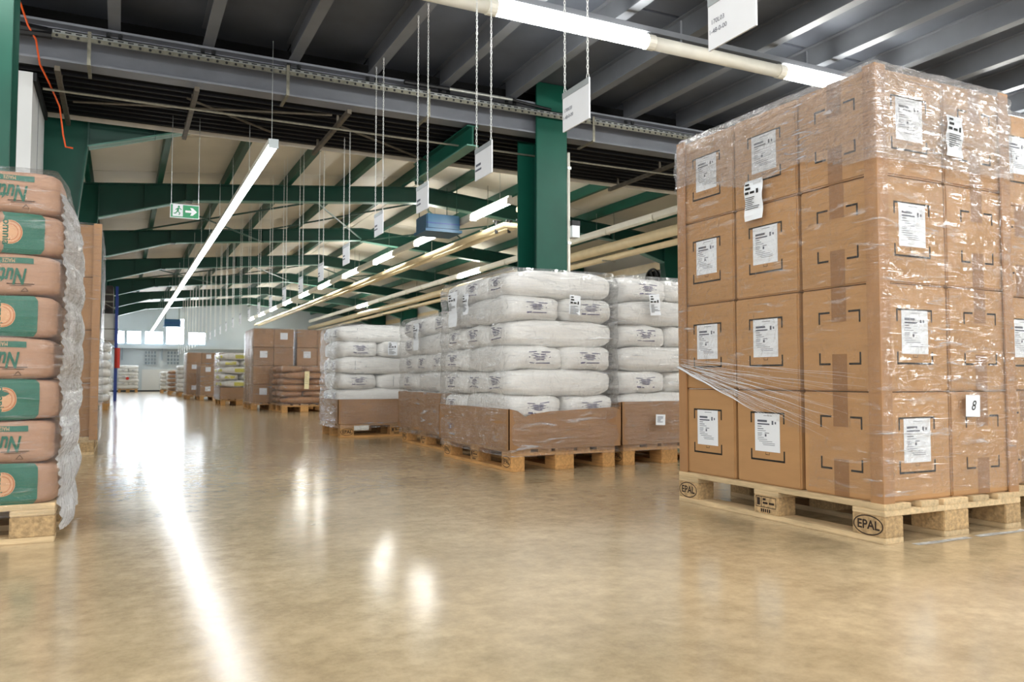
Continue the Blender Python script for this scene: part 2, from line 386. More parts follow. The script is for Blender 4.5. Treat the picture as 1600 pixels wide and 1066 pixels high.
c = thing('steel_column', 'large green painted steel column behind the white sack stacks', 'column', (4.525, 8.2, 0))
ob('flange', box_mesh('flange', 'green_paint', 0.41, 0.03, 4.1, 0.004), c, (0, 0.015, 0))
ob('flange', box_mesh('flange2', 'green_paint', 0.41, 0.03, 3.9, 0.004), c, (0, 0.495, 0))
ob('web', box_mesh('web', 'green_dark', 0.02, 0.45, 3.48), c, (0.02, 0.255, 0))
ob('base_plate', box_mesh('base_plate', 'green_dark', 0.5, 0.6, 0.03), c, (0, .25, 0))
ob('conduit', MB().tube([(0.225, 0.0, 0.02), (0.225, 0.0, 3.3)], 0.018, 8).mesh('conduit', 'lamp_cream', True), c)
for z in (1.2, 2.2, 3.1): ob('clip', MB().box(.2, .25, -.02, .02, z, z + .03).mesh('clip', 'galvanised'), c)
ob('junction_box', MB().box(.24, .34, -.06, .06, 2.28, 2.42).mesh('junction_box', 'label_white'), c)
ob('junction_cap', MB().box(.235, .345, -.065, .065, 2.42, 2.48).mesh('junction_cap', 'cable_black'), c)
c = thing('steel_column', 'green painted steel column at the left edge of the frame', 'column', (-0.835, 6.55, 0))
ob('flange', box_mesh('flange_l', 'green_paint', 0.20, 0.02, 3.86, 0.003), c, (0, 0, 0))
ob('flange', box_mesh('flange_l', 'green_paint', 0.20, 0.02, 3.86, 0.003), c, (0, 0.36, 0))
ob('web', box_mesh('web_l', 'green_dark', 0.02, 0.34, 3.86), c, (0, 0.18, 0))
cb = MB().tube([(-0.86, 8.05, 3.9), (-0.80, 8.1, 3.72), (-0.74, 8.14, 3.62), (-0.72, 8.3, 3.46), (-0.66, 8.7, 3.40), (-0.60, 9.0, 3.30), (-0.57, 9.1, 3.05), (-0.545, 9.1, 2.93), (-0.48, 9.1, 2.925)], 0.009, 6)
single('orange_cable', cb.mesh('orange_cable', 'cable_orange', True), 'loose orange cable hanging near the left wall', 'cable')
# bars under the soffit, along and across the aisle
barm = MB().box(-.022, .022, 0, 1.74, 0, .045).mesh('bar', 'rust_bar')
for x, t in ((-0.57, 'leftmost rusty bar hanging under the black soffit'), (0.60, 'rusty bar under the black soffit, left of the lamp line'),
             (2.08, 'rusty bar under the black soffit, right of the lamp line'), (6.4, 'rusty bar under the black soffit, right of the green column')):
    b = thing('support_bar', t, 'bar', (x, 8.12, 3.36), 0, 'bars under the black soffit')
    ob('bar_profile', barm, b)
    for q in (.5, 1.5): ob('hanger', MB().box(-.012, .012, q, q + .02, .045, .14).mesh('hanger', 'rust_bar'), b)
single('threaded_rail', MB().tube([(-0.72, 8.66, 3.35), (6.9, 8.66, 3.35)], 0.012, 6).mesh('threaded_rail', 'galvanised_dull'), 'long thin galvanised rail crossing under the black soffit', 'rail')
for pts, t in ((((0.55, 8.7, 3.47), (1.5, 9.45, 3.46)), 'thin diagonal brace left of the lamp line'), (((2.1, 8.68, 3.40), (3.6, 9.75, 3.42)), 'thin diagonal brace running toward the green runway beam'), (((-0.5, 9.3, 3.46), (2.0, 8.55, 3.46)), 'thin dark brace crossing the soffit bars')):
    single('brace', MB().tube(pts, 0.012, 6).mesh('brace', 'rust_bar'), t, 'brace', group='braces under the black soffit')
g = thing('runway_beam', 'short green beam along the aisle, left of the green column', 'beam', (3.53, 0, 0))
ob('bottom_flange', MB().box(-.07, .07, 8.25, 10.1, 3.24, 3.255).mesh('bottom_flange', 'green_flange'), g)
ob('web', MB().box(-.01, .01, 8.25, 10.1, 3.255, 3.46).mesh('web_r', 'green_paint'), g)
ob('top_flange', MB().box(-.07, .07, 8.25, 10.1, 3.46, 3.475).mesh('top_flange', 'green_paint'), g)
ob('end_post', MB().box(-.05, .05, 10.02, 10.1, 3.2, 3.55).mesh('end_post', 'green_dark'), g)

# ---- portal frames
def frame(y, label, lod):
    t = thing('portal_frame', label, 'frame', (0, y, 0), 0, 'green portal frames of the hall')
    for s, tag in ((1, 'l'), (-1, 'r')):
        X = (lambda x: x) if s == 1 else (lambda x: 2 * XRIDGE - x)
        zt = lambda x: rz_top(x) - 0.002
        # web polygon of column (tapered) and rafter with haunch
        colp = [(X(-1.1), 0), (X(-0.72), 0), (X(-0.385), 3.20), (X(-0.385), zt(-.385)), (X(-1.1), zt(-1.1))]
        rafp = [(X(-0.385), 3.20), (X(0.93), 3.60), (X(XRIDGE), 3.985), (X(XRIDGE), zt(XRIDGE)), (X(-0.385), zt(-.385))]
        ob('column', MB().prism(colp, 'y', -.008, .008).mesh('column', 'green_paint'), t)
        ob('rafter', MB().prism(rafp, 'y', -.008, .008).mesh('rafter', 'green_dark'), t)
        def strip(p, q, th, name, m_, w=0.09):
            (x0, z0), (x1, z1) = p, q
            d = Vector((x1 - x0, z1 - z0)).normalized(); n = Vector((-d.y, d.x)) * th
            ob(name, MB().prism([(x0, z0), (x1, z1), (x1 + n.x, z1 + n.y), (x0 + n.x, z0 + n.y)], 'y', -w, w).mesh(name, m_), t)
        strip((X(-0.72), 0), (X(-0.385), 3.20), .016, 'inner_flange', 'green_paint')
        strip((X(-1.1), 0), (X(-1.1), zt(-1.1)), .016, 'outer_flange', 'green_dark')
        strip((X(-0.385), 3.20), (X(0.93), 3.60), .016, 'haunch_flange', 'green_flange')
        strip((X(0.93), 3.60), (X(XRIDGE), 3.985), .016, 'bottom_flange', 'green_flange')
        strip((X(-1.1), zt(-1.1)), (X(XRIDGE), zt(XRIDGE)), -.016 * s, 'top_flange', 'green_dark')
        for xs in (-0.385, 0.30, 0.93, 2.9):
            zb = 3.20 + (xs + .385) / 1.315 * .4 if xs < .93 else 3.60 + (xs - .93) * .0897
            ob('stiffener', MB().box(X(xs) - .008, X(xs) + .008, -.08, .08, zb, zt(xs)).mesh('stiffener', 'green_dark'), t)
        ob('knee_clamp', MB().box(X(0.98) - .05, X(0.98) + .05, -.11, .11, 3.60, 3.88).mesh('knee_clamp', 'green_dark'), t)
    return t
ords = ['nearest', 'second', 'third', 'fourth', 'fifth', 'sixth', 'farthest']
for k, y in enumerate(FY): frame(y, '%s green steel portal frame of the long hall, counted from the camera' % ords[k] if 0 < k < 6 else '%s green steel portal frame under the hall roof' % ords[k], k)
# roof cross bracing rods in the second and later bays
bw = 0
for a, b in ((1, 2), (3, 4)):
    for xa, xb, tt in ((0.1, 2.9, 'left'), (2.9, 5.2, 'middle'), (5.2, 8.2, 'right')):
        for q in (0, 1):
            p0 = (xa if q == 0 else xb, FY[a] + .1, (3.74 if xa < 1 else 3.84) if q == 0 else 4.0)
            p1 = (xb if q == 0 else xa, FY[b] - .1, 4.0 if q == 0 else (3.74 if xa < 1 else 3.84))
            z = min(rz_top(xa), rz_top(xb)) - .06
            single('brace_rod', MB().tube([(p0[0], p0[1], z + .02 * q), (p1[0], p1[1], z + .02 * q)], 0.018, 6).mesh('brace_rod', 'green_dark'),
                   'thin %s diagonal roof rod in the %s bay beyond the soffit, %s' % (tt, 'second' if a == 1 else 'fourth', 'rising away' if q == 0 else 'crossing it'), 'rod', group='roof bracing rods')

# ================================================================ LAMPS
st = thing('lamp_line', 'continuous bright white lamp line hanging over the aisle', 'lamp', (1.25, 0, 2.8))
hous = MB().box(-.045, .045, 0, 1.49, .012, .065).mesh('housing', 'lamp_cream')
dif = MB().prism([(-.045, .012), (-.036, -.012), (-.018, -.022), (.018, -.022), (.036, -.012), (.045, .012)], 'y', 0, 1.485).mesh('diffuser', 'led_white')
y = 7.7; k = 0
while y < 41.2:
    ob('housing', hous, st, (0, y, 0)); ob('diffuser', dif, st, (0, y, 0))
    ob('wire', MB().tube([(0, y + .1, .065), (0, y + .1, 0.68 if y > 8.4 else 1.05)], 0.003, 5).mesh('wire', 'galvanised'), st)
    y += 1.5; k += 1
ob('end_cap', MB().box(-.046, .046, -.01, 0, -.021, .066).mesh('end_cap', 'sign_rail'), st, (0, 7.7, 0))

def tube_row(name, label, X, Z, y0, y1, lit, period, extra):
    t = thing(name, label, 'lamp', (X, 0, Z))
    ob('rail', MB().box(-.03, .03, y0, y1, .06, .10).mesh('rail', 'lamp_cream'), t)
    u = MB().prism([(-.055, .06), (-.05, -.01), (-.02, -.04), (.02, -.04), (.05, -.01), (.055, .06)], 'y', 0, 1.5)
    mo = u.mesh('unlit_tube', 'lamp_cream'); ml = u.mesh('lit_tube', 'tube_lit')
    cap = MB().box(-.06, .06, -.03, .0, -.045, .06).mesh('end_cap', 'lamp_cream')
    y = y0; k = 0
    while y + 1.5 <= y1:
        L_ = lit(k)
        ob('lit_tube' if L_ else 'unlit_tube', ml if L_ else mo, t, (0, y + .03, 0)); ob('end_cap', cap, t, (0, y + .02, 0))
        if k % 2 == 0: ob('hanger', MB().tube([(0, y + .4, .1), (0, y + .4, rz_top(X) + .0 - Z)], 0.004, 5).mesh('hanger', 'galvanised'), t)
        y += 1.56; k += 1
    return t
tube_row('lamp_row', 'lamp row of lit and unlit tubes, left of the tan pipes', 5.70, 3.52, 11.75, 41.5, lambda k: k % 2 == 0, 1.56, None)
tube_row('lamp_row', 'lamp row of unlit tubes right of the green column', 8.66, 3.52, 10.3, 41.5, lambda k: k % 7 == 6, 1.56, None)
def cross_row(Y, label, lits):
    t = thing('tube_lamp_row', label, 'lamp', (0, Y, 3.6))
    ob('rail', MB().box(-5.6, 12, -.035, .035, .10, .15).mesh('rail', 'purlin_grey'), t)
    u = MB()
    pts = [(.062 * math.cos(w), .02 + .062 * math.sin(w)) for w in [2 * math.pi * q / 14 for q in range(14)]]
    u.prism(pts, 'x', 0, 1.48)
    mo = u.mesh('unlit_tube', 'lamp_cream', True); ml = u.mesh('lit_tube', 'tube_front', True)
    cap = MB(); cap.prism([(a * 1.12, .02 + (b - .02) * 1.12) for a, b in pts], 'x', -.05, .03); cm = cap.mesh('end_cap', 'lamp_cream')
    hk = MB().box(-.01, .01, -.02, .02, .07, .28).mesh('hanger', 'purlin_grey')
    for k in range(-3, 8):
        x = 2.68 - 1.56 * 2 + 1.56 * k
        ob('lit_tube' if lits(k) else 'unlit_tube', ml if lits(k) else mo, t, (x, 0, 0)); ob('end_cap', cm, t, (x - .03, 0, 0))
        ob('hanger', hk, t, (x + .3, 0, 0))
cross_row(5.80, 'tube lamp row crossing below the dark ceiling, beside the hanging signs', lambda k: k in (2, 4, 6, -1, -3))  # lit tubes at far left are unseen, added for glints on the carton film
cross_row(1.6, 'unseen tube lamp row added overhead to light the front bay', lambda k: True)  # out of view, added to light the stacks from the camera side
cross_row(-2.2, 'unseen tube lamp row added overhead behind the camera', lambda k: True)  # out of view, another row added for light from behind the camera

# ================================================================ PIPES, HEATERS, FAN
p = thing('heating_pipes', 'tan insulated pipes running below the lamp row', 'pipe', (0, 0, 0))
ob('pipe', MB().tube([(6.0, 12.6, 3.30), (6.0, 41.8, 3.30)], 0.055, 10).mesh('pipe', 'pipe_tan', True), p)
ob('pipe', MB().tube([(6.18, 12.6, 3.28), (6.18, 41.8, 3.28)], 0.05, 10).mesh('pipe', 'pipe_tan', True), p)
ob('pipe_loop', MB().tube([(6.0, 12.6, 3.30), (6.6, 12.55, 3.30), (6.7, 12.5, 3.33), (6.72, 12.5, 3.5), (6.66, 12.5, 3.58), (6.2, 12.5, 3.58)], 0.05, 10).mesh('pipe_loop', 'pipe_tan', True), p)
ob('pipe_loop', MB().tube([(6.18, 12.6, 3.28), (6.5, 12.7, 3.40), (6.66, 12.7, 3.42)], 0.045, 10).mesh('pipe_loop', 'pipe_tan', True), p)
for x, yy in ((5.98, 12.9), (6.16, 12.75), (6.3, 12.62)):
    ob('valve', MB().tube([(x, yy, 3.2), (x, yy, 3.42)], 0.03, 8).box(x - .06, x + .06, yy - .02, yy + .02, 3.40, 3.43).mesh('valve', 'cable_black'), p)
for k in range(10): ob('pipe_hanger', MB().box(5.93, 6.25, 13.5 + 3 * k, 13.53 + 3 * k, 3.34, 3.37).tube([(6.09, 13.515 + 3*k, 3.37), (6.09, 13.515 + 3*k, rz_top(6.09))], .005, 5).mesh('pipe_hanger', 'galvanised_dull'), p)
p = thing('heating_pipes', 'pair of thick cream pipes right of the green column', 'pipe', (0, 0, 0))
ob('pipe', MB().tube([(8.72, 8.9, 3.22), (8.72, 41.8, 3.22)], 0.10, 12).mesh('pipe', 'pipe_tan', True), p)
ob('pipe', MB().tube([(8.80, 8.9, 3.03), (8.80, 41.8, 3.03)], 0.06, 12).mesh('pipe', 'pipe_tan', True), p)
for k in range(10): ob('pipe_hanger', MB().box(8.60, 8.90, 10.5 + 3 * k, 10.53 + 3 * k, 2.95, 2.98).tube([(8.88, 10.515 + 3*k, 2.96), (8.88, 10.515 + 3*k, rz_top(8.88))], .006, 5).mesh('pipe_hanger', 'galvanised_dull'), p)
def heater(x, y, z, label):
    h = thing('unit_heater', label, 'heater', (x, y, z), 0, 'blue unit heaters under the roof')
    ob('casing', box_mesh('casing', 'heater_blue', .66, .6, .28, .02), h)
    ob('skirt', MB().box(-.36, .36, -.33, .33, -.05, .0).mesh('skirt', 'heater_blue'), h)
    ob('seam_band', MB().box(-.335, .335, -.305, -.30, .10, .115).mesh('seam_band', 'rack_blue'), h)
    for dx in (-.28, .28):
        for dy in (-.25, .25): ob('rod', MB().tube([(dx, dy, .28), (dx, dy, rz_top(x) - z)], .008, 5).mesh('rod', 'green_dark'), h)
heater(5.3, 14.05, 3.36, 'blue unit heater hanging beside the nearer pipe loop')
heater(2.0, 38.5, 2.95, 'small blue unit hanging at the far end of the lamp line')
fn = thing('wall_fan', 'round black fan on the right wall above the sacks', 'fan', (XR - .06, 15.9, 3.0))
ob('ring', MB().tube([(0, .26 * math.cos(a), .26 * math.sin(a)) for a in [2 * math.pi * k / 24 for k in range(25)]], .03, 6).mesh('ring', 'cable_black'), fn)
ob('backing', MB().tube([(.03, 0, 0), (.05, 0, 0)], .26, 20).mesh('backing', 'soffit_black'), fn)
for k in range(5):
    a = 2 * math.pi * k / 5
    ob('blade', MB().prism([(.04 * math.cos(a + 1.2), .04 * math.sin(a + 1.2)), (.23 * math.cos(a + .2), .23 * math.sin(a + .2)), (.23 * math.cos(a - .25), .23 * math.sin(a - .25))], 'x', 0, .008).mesh('blade', 'slot_black'), fn)
ob('hub', MB().tube([(-.03, 0, 0), (.03, 0, 0)], .05, 12).mesh('hub', 'galvanised_dull'), fn)

# ---- exit sign
ex = thing('exit_sign', 'green emergency exit sign with running figure and arrow', 'sign', (0.60, 9.5, 2.38))
ob('plate', MB().box(-.15, .15, 0, .012, 0, .155).mesh('plate', 'sign_white'), ex)
ob('green_field', MB().box(-.02, .142, -.002, 0, .008, .147).mesh('green_field', 'exit_green'), ex)
ob('green_field', MB().box(-.142, -.125, -.002, 0, .008, .147).box(-.125, -.02, -.002, 0, .008, .018).mesh('green_border', 'exit_green'), ex)
def polyp(name, m_, pts, par, y0=-.004, y1=-.002): return ob(name, MB().prism(pts, 'y', y0, y1).mesh(name, m_), par)
polyp('arrow', 'sign_white', [(.005, .066), (.07, .066), (.055, .035), (.08, .035), (.125, .078), (.08, .12), (.055, .12), (.07, .09), (.005, .09)], ex)
fig = MB()
fig.prism([(-.062 + .011 * math.cos(a), .125 + .011 * math.sin(a)) for a in [2 * math.pi * k / 10 for k in range(10)]], 'y', -.004, -.002)
for pts in ([(-.082, .075), (-.064, .072), (-.058, .112), (-.075, .112)], [(-.06, .108), (-.038, .09), (-.032, .096), (-.056, .116)], [(-.075, .11), (-.098, .095), (-.095, .086), (-.07, .098)],
            [(-.08, .078), (-.066, .075), (-.045, .055), (-.056, .03), (-.064, .033), (-.056, .053)], [(-.082, .078), (-.072, .072), (-.092, .045), (-.115, .045), (-.115, .054), (-.096, .056)]):
    fig.prism(pts, 'y', -.004, -.002)
ob('running_figure', fig.mesh('running_figure', 'exit_green'), ex)
for dx in (-.14, .14): ob('wire', MB().tube([(dx, .006, .155), (dx, .006, 1.14)], .003, 5).mesh('wire', 'galvanised'), ex)

# ---- hanging signs on chains
def chain_mesh(length, name):
    mb = MB(); n = int(length / 0.024); 
    for k in range(n):
        z = 0.012 + k * 0.024; pts = []
        for q in range(9):
            a = 2 * math.pi * q / 8
            u, w = .0058 * math.cos(a), .0165 * math.sin(a)
            pts.append((u, 0, z + w) if k % 2 else (0, u, z + w))
        mb.tube(pts, .0019, 4, cap=False)
    return mb.mesh(name, 'chain_steel', fix=False)
ch_front = chain_mesh(1.545, 'chain_front')
ch_cache = {}
board = MB().box(-.004, .004, -.15, .15, 0, .235).mesh('board', 'sign_white')
railm = MB().box(-.007, -.004, -.15, .15, .20, .235).mesh('header_rail', 'sign_rail')
hookm = MB().tube([(0, -.012, .228), (0, -.012, .25), (0, 0, .275), (0, .012, .25), (0, .012, .228)], .0022, 4).mesh('hook', 'chain_steel')
def code_text(lines):
    # reads from the aisle side: local +y is the far end, so x runs towards -y
    return [flat_mesh('code_text', 'ink_grey', *text_geo(txt, 0.030), lambda x, y_: (-.0055, .085 - x, .10 + y_ + dz)) for txt, dz in lines]
bar_txt = [flat_mesh('code_text', 'ink_grey', *bars([q]), lambda x, y_: (-.0055, .085 - x, .10 + y_)) for q in ((-.045, .045, .0, .018), (-.055, .055, -.035, -.02))]
TXT = {0: code_text([('170L03', .02), ('1-48-0-00', -.022)]), 1: code_text([('170K03', .02), ('1-48-0-00', -.022)])}
nth = ['nearest', 'second', 'third', 'fourth', 'fifth', 'sixth', 'seventh', 'eighth', 'ninth', 'tenth', 'eleventh', 'twelfth', 'thirteenth', 'fourteenth', 'fifteenth', 'sixteenth', 'seventeenth', 'eighteenth', 'nineteenth', 'twentieth', 'twenty-first', 'twenty-second', 'twenty-third', 'twenty-fourth', 'twenty-fifth', 'twenty-sixth', 'twenty-seventh', 'twenty-eighth', 'twenty-ninth', 'last']
YS = 2.632
for k in range(29):
    y = YS + 1.318 * k
    z = 2.07 if k < 5 else max(1.70, [1.94, 1.89, 1.86, 1.84][min(k - 5, 3)] - 0.008 * max(0, k - 8))
    top = 3.87 if k < 5 else (3.50 if k == 5 else rz_top(2.34) + .182)
    s_ = thing('hanging_sign', '%s white location sign hanging on chains, counted from the camera' % nth[k], 'sign', (2.34, y, z), 0, 'location signs over the pallet row')
    ob('board', board, s_); ob('header_rail', railm, s_); [ob('code_text', q, s_) for q in TXT.get(k, bar_txt)]
    ln = top - z - .265
    if k < 5: cmesh = ch_front
    else:
        key = round(ln, 2)
        if key not in ch_cache: ch_cache[key] = chain_mesh(ln, 'chain') if k < 12 else MB().tube([(0, 0, 0), (0, 0, ln)], .006, 4).mesh('chain', 'chain_steel')
        cmesh = ch_cache[key]
    for d in (-.13, .13):
        ob('hook', hookm, s_, (0, d, 0)); ob('chain', cmesh, s_, (0, d, .265))

# ================================================================ PALLETS
def pallet_meshes(wood, blk, tagp):
    d = {}
    d['w145'] = box_mesh('deck_board', wood, 1.2, .145, .022, .002); d['w100'] = box_mesh('deck_board', wood, 1.2, .1, .022, .002)
    d['str'] = box_mesh('cross_board', wood, .145, .8, .022, .002)
    d['bc'] = box_mesh('block', blk, .145, .1, .078, .003); d['bm'] = box_mesh('block', blk, .145, .145, .078, .003)
    d['bot100'] = box_mesh('bottom_board', wood, 1.2, .1, .022, .002); d['bot145'] = box_mesh('bottom_board', wood, 1.2, .145, .022, .002)
    return d
PM = {'light': pallet_meshes('wood_deck', 'wood_block', 'a'), 'orange': pallet_meshes('wood_orange', 'wood_orange', 'b')}
def epal():
    v, f = text_geo('EPAL', .046, 'CENTER', 0.0, .0012); v = [(x, y_) for x, y_ in v]; f = list(f)
    n = 28
    for q in range(n):
        a0, a1 = 2 * math.pi * q / n, 2 * math.pi * (q + 1) / n; i = len(v)
        v += [(.062 * math.cos(a0), .033 * math.sin(a0)), (.062 * math.cos(a1), .033 * math.sin(a1)), (.067 * math.cos(a1), .0375 * math.sin(a1)), (.067 * math.cos(a0), .0375 * math.sin(a0))]
        f.append((i, i+1, i+2, i+3))
    return v, f
EV, EF = epal()
STAMP = bars([(-.06, .06, .032, .035), (-.06, .06, -.012, -.009), (-.06, -.057, -.012, .035), (.057, .06, -.012, .035), (-.028, -.025, -.012, .035), (-.052, -.034, -.004, .028),
              (-.018, .0, .018, .028), (-.018, .012, .003, .012), (.018, .05, .003, .012), (-.03, -.022, -.032, -.018), (-.018, -.010, -.032, -.018), (-.006, .002, -.032, -.018), (.006, .014, -.032, -.018), (.018, .026, -.032, -.018)])
ep_m = {s: flat_mesh('stamp', 'ink_stamp', EV, EF, (lambda s: lambda x, y_: (x * s, -.0508 * s, .039 + y_))(s)) for s in (1, -1)}
st_m = {s: flat_mesh('stamp', 'ink_stamp', *STAMP, (lambda s: lambda x, y_: (x * s, -.0508 * s, .039 + y_))(s)) for s in (1, -1)}
def pallet(label, cx, cy, rz, kind='light', stamp=True):
    P = PM[kind]
    t = thing('wooden_pallet', label, 'pallet', (cx, cy, 0), rz, 'wooden pallets on the hall floor')
    for y_, kx in ((-.3275, 'w145'), (-.15, 'w100'), (0, 'w145'), (.15, 'w100'), (.3275, 'w145')): ob('deck_board', P[kx], t, (0, y_, .122))
    for x in (-.5275, 0, .5275): ob('cross_board', P['str'], t, (x, 0, .100))
    for y_, kx in ((-.35, 'bot100'), (0, 'bot145'), (.35, 'bot100')): ob('bottom_board', P[kx], t, (0, y_, 0))
    for x in (-.5275, 0, .5275):
        for y_ in (-.35, 0, .35):
            b = ob('block', P['bm' if y_ == 0 else 'bc'], t, (x, y_, .022))
            if stamp and y_ != 0:
                s = 1 if y_ < 0 else -1
                ob('stamp', ep_m[s] if x != 0 else st_m[s], b)
    return t

# ================================================================ SACKS
class Sack:
    """rounded, slightly wrinkled sack: surf() gives points on its skin, so prints follow it"""
    def __init__(s, L, Wd, H, p, seed, amp=0.008, puff=1.0):
        s.a, s.b, s.c, s.p, s.seed, s.amp, s.thin = L / 2, Wd / 2, H / 2, p, seed, amp, puff
    def surf(s, u, v, w, eps=0.0):
        p = s.p
        r = 1.0 / (abs(u) ** p + abs(v) ** p + abs(w) ** p) ** (1 / p)
        x, y, z = u * r, v * r, w * r
        # the ends of a sack are a little thinner than its belly
        th = 1 - s.thin * (0.16 * abs(x) ** 4 + 0.08 * abs(y) ** 6)
        P = Vector((x * s.a, y * s.b, z * s.c * th))
        n = Vector((x / s.a, y / s.b, z / s.c)).normalized()
        q = Vector((P.x * 5 + s.seed * 7.3, P.y * 9, P.z * 12))
        d = noise.noise(q) * s.amp + noise.noise(q * 2.7) * s.amp * .45
        # creases near the ends
        d += -s.amp * .8 * max(0, abs(x) - .75) * abs(noise.noise(Vector((s.seed, P.y * 30, P.z * 26)))) * 4
        P += n * (d + eps)
        return Vector((P.x, P.y, P.z + s.c))
    def mesh(s, name, material, nu=16, nv=10, nw=6):
        bm = bmesh.new(); cache = {}
        def vert(u, v, w):
            k = (round(u, 4), round(v, 4), round(w, 4))
            if k not in cache: cache[k] = bm.verts.new(s.surf(u, v, w))
            return cache[k]
        def lin(n): return [math.sin((-1 + 2 * i / n) * math.pi / 2) * .35 + (-1 + 2 * i / n) * .65 for i in range(n + 1)]
        U, V, Wl = lin(nu), lin(nv), lin(nw)
        for sg in (-1, 1):
            for i in range(nu):
                for j in range(nv):
                    bm.faces.new([vert(U[i], V[j], sg), vert(U[i+1], V[j], sg), vert(U[i+1], V[j+1], sg), vert(U[i], V[j+1], sg)])
                for j in range(nw):
                    bm.faces.new([vert(U[i], sg, Wl[j]), vert(U[i+1], sg, Wl[j]), vert(U[i+1], sg, Wl[j+1]), vert(U[i], sg, Wl[j+1])])
            for i in range(nv):
                for j in range(nw):
                    bm.faces.new([vert(sg, V[i], Wl[j]), vert(sg, V[i+1], Wl[j]), vert(sg, V[i+1], Wl[j+1]), vert(sg, V[i], Wl[j+1])])
        bmesh.ops.recalc_face_normals(bm, faces=bm.faces)
        me = bpy.data.meshes.new(name); bm.to_mesh(me); bm.free()
        for p_ in me.polygons: p_.use_smooth = True
        me.materials.append(MATS[material]); return me
    def patch(s, name, material, vs2, fs, face, eps=0.004):
        """2D geometry in metres placed on face '-x','+x','-y','+y' (x to the right as seen from outside)"""
        out = []
        for a, b in vs2:
            w = max(-.97, min(.97, b / s.c))
            if face == '-y': q = (a / s.a, -1, w)
            elif face == '+y': q = (-a / s.a, 1, w)
            elif face == '-x': q = (-1, -a / s.b, w)
            else: q = (1, a / s.b, w)
            out.append(tuple(s.surf(*q, eps=eps)))
        me = bpy.data.meshes.new(name); me.from_pydata(out, [], fs); me.update()
        bm = bmesh.new(); bm.from_mesh(me); bmesh.ops.triangulate(bm, faces=bm.faces); bm.to_mesh(me); bm.free()
        me.materials.append(MATS[material]); return me
def grid2(x0, x1, y0, y1, n=8, k=5):
    v = [(x0 + (x1 - x0) * i / n, y0 + (y1 - y0) * j / k) for j in range(k + 1) for i in range(n + 1)]
    f = [(j*(n+1)+i, j*(n+1)+i+1, (j+1)*(n+1)+i+1, (j+1)*(n+1)+i) for j in range(k) for i in range(n)]
    return v, f
def scribble(w, h, seed):
    r = random.Random(seed); rows = []
    y_ = h / 2
    rows += [(-w*.5, -w*.14, y_ - .006, y_), (w*.08, w*.5, y_ - .006, y_)]; y_ -= .014
    for k in range(5):
        t = (.007, .0045, .005, .004, .006)[k]; x = w * (.26, .34, .22, .30, .18)[k] * r.uniform(.9, 1.1)
        rows.append((-x, x * .1, y_ - t, y_)); rows.append((x * .18, x, y_ - t, y_))
        y_ -= t + .0045
    rows += [(-w*.46, -w*.24, -h/2, -h/2 + .009), (-w*.18, w*.46, -h/2, -h/2 + .007), (-w*.47, -w*.43, -.002, .006), (w*.42, w*.46, -.002, .006)]
    return bars(rows)
NL = ['bottom', 'second', 'third', 'fourth', 'fifth', 'sixth', 'seventh', 'eighth', 'ninth']
def variants(mkr, n): return [mkr(i) for i in range(n)]
# white sacks .8 x .4 (label printed on both ends), ids of meshes shared between all copies
def white_variant(i, material='sack_white', Hh=.185, prn='ink_violet', lod=1):
    s = Sack(.83, .418, Hh, 5.6, i * 3.1 + 1, .014)
    d = {'body': s.mesh('sack_body', material, *( (16, 10, 6) if lod else (10, 6, 4)))}
    d['print'] = [s.patch('print', prn, *scribble(.16, .085, i), fc) for fc in ('-x', '+x')]
    fold = [(-.17, .03), (-.17, -.02)]
    d['cord'] = s.patch('tie_cord', 'ink_grey', *bars([(-.245, -.241, -.05, .06), (-.38, -.24, .012, .0145)]), '-y', .003)
    return d
WV = variants(lambda i: white_variant(i), 5)
WF = variants(lambda i: white_variant(i, Hh=.165, lod=0), 3)
def sack(var, label, loc, rz, grp, name='plastic_sack', prints=True, cord=False):
    t = thing(name, label, 'sack', loc, rz, grp)
    ob('sack_body', var['body'], t)
    if prints:
        for pm in var['print']: ob('print', pm, t)
    if cord: ob('tie_cord', var['cord'], t)
    return t
def sack_stack(x0, y0, z0, layers, dz, phrase, grp, V, first='Q', lx=.8, ly=1.2, name='plastic_sack', colour='white', front_only=False, jit=.012, prints=True, top_single=False):
    """layers of three sacks: P = three side by side across (long side faces the camera), Q = two end-on plus one across behind"""
    for k in range(layers):
        q = (k % 2 == 0) == (first == 'Q')
        z = z0 + k * dz
        pos = []
        if q: pos = [(.2, .4, R(90), 'left front'), (.6, .4, R(90), 'right front'), (.4, 1.0, 0, 'rear')]
        else: pos = [(.4, .2, 0, 'front'), (.4, .6, 0, 'middle'), (.4, 1.0, 0, 'rear')]
        if front_only: pos = [p_ for p_ in pos if p_[3] not in ('rear', 'middle')] if k < layers - 1 else pos
        for (a, b, rz, wh) in pos:
            j = lambda s_=1.0: rnd.uniform(-jit, jit) * s_
            v = rnd.choice(V)
            sack(v, '%s %s sack in the %s layer of the %s' % (wh, colour, 'top' if k == layers - 1 else NL[k], phrase),
                 (x0 + a + j(), y0 + b + j(), z), rz + R(rnd.uniform(-1.5, 1.5)) + (R(180) if rnd.random() < .5 and not q else 0), grp, name, prints=prints, cord=(rnd.random() < .5))

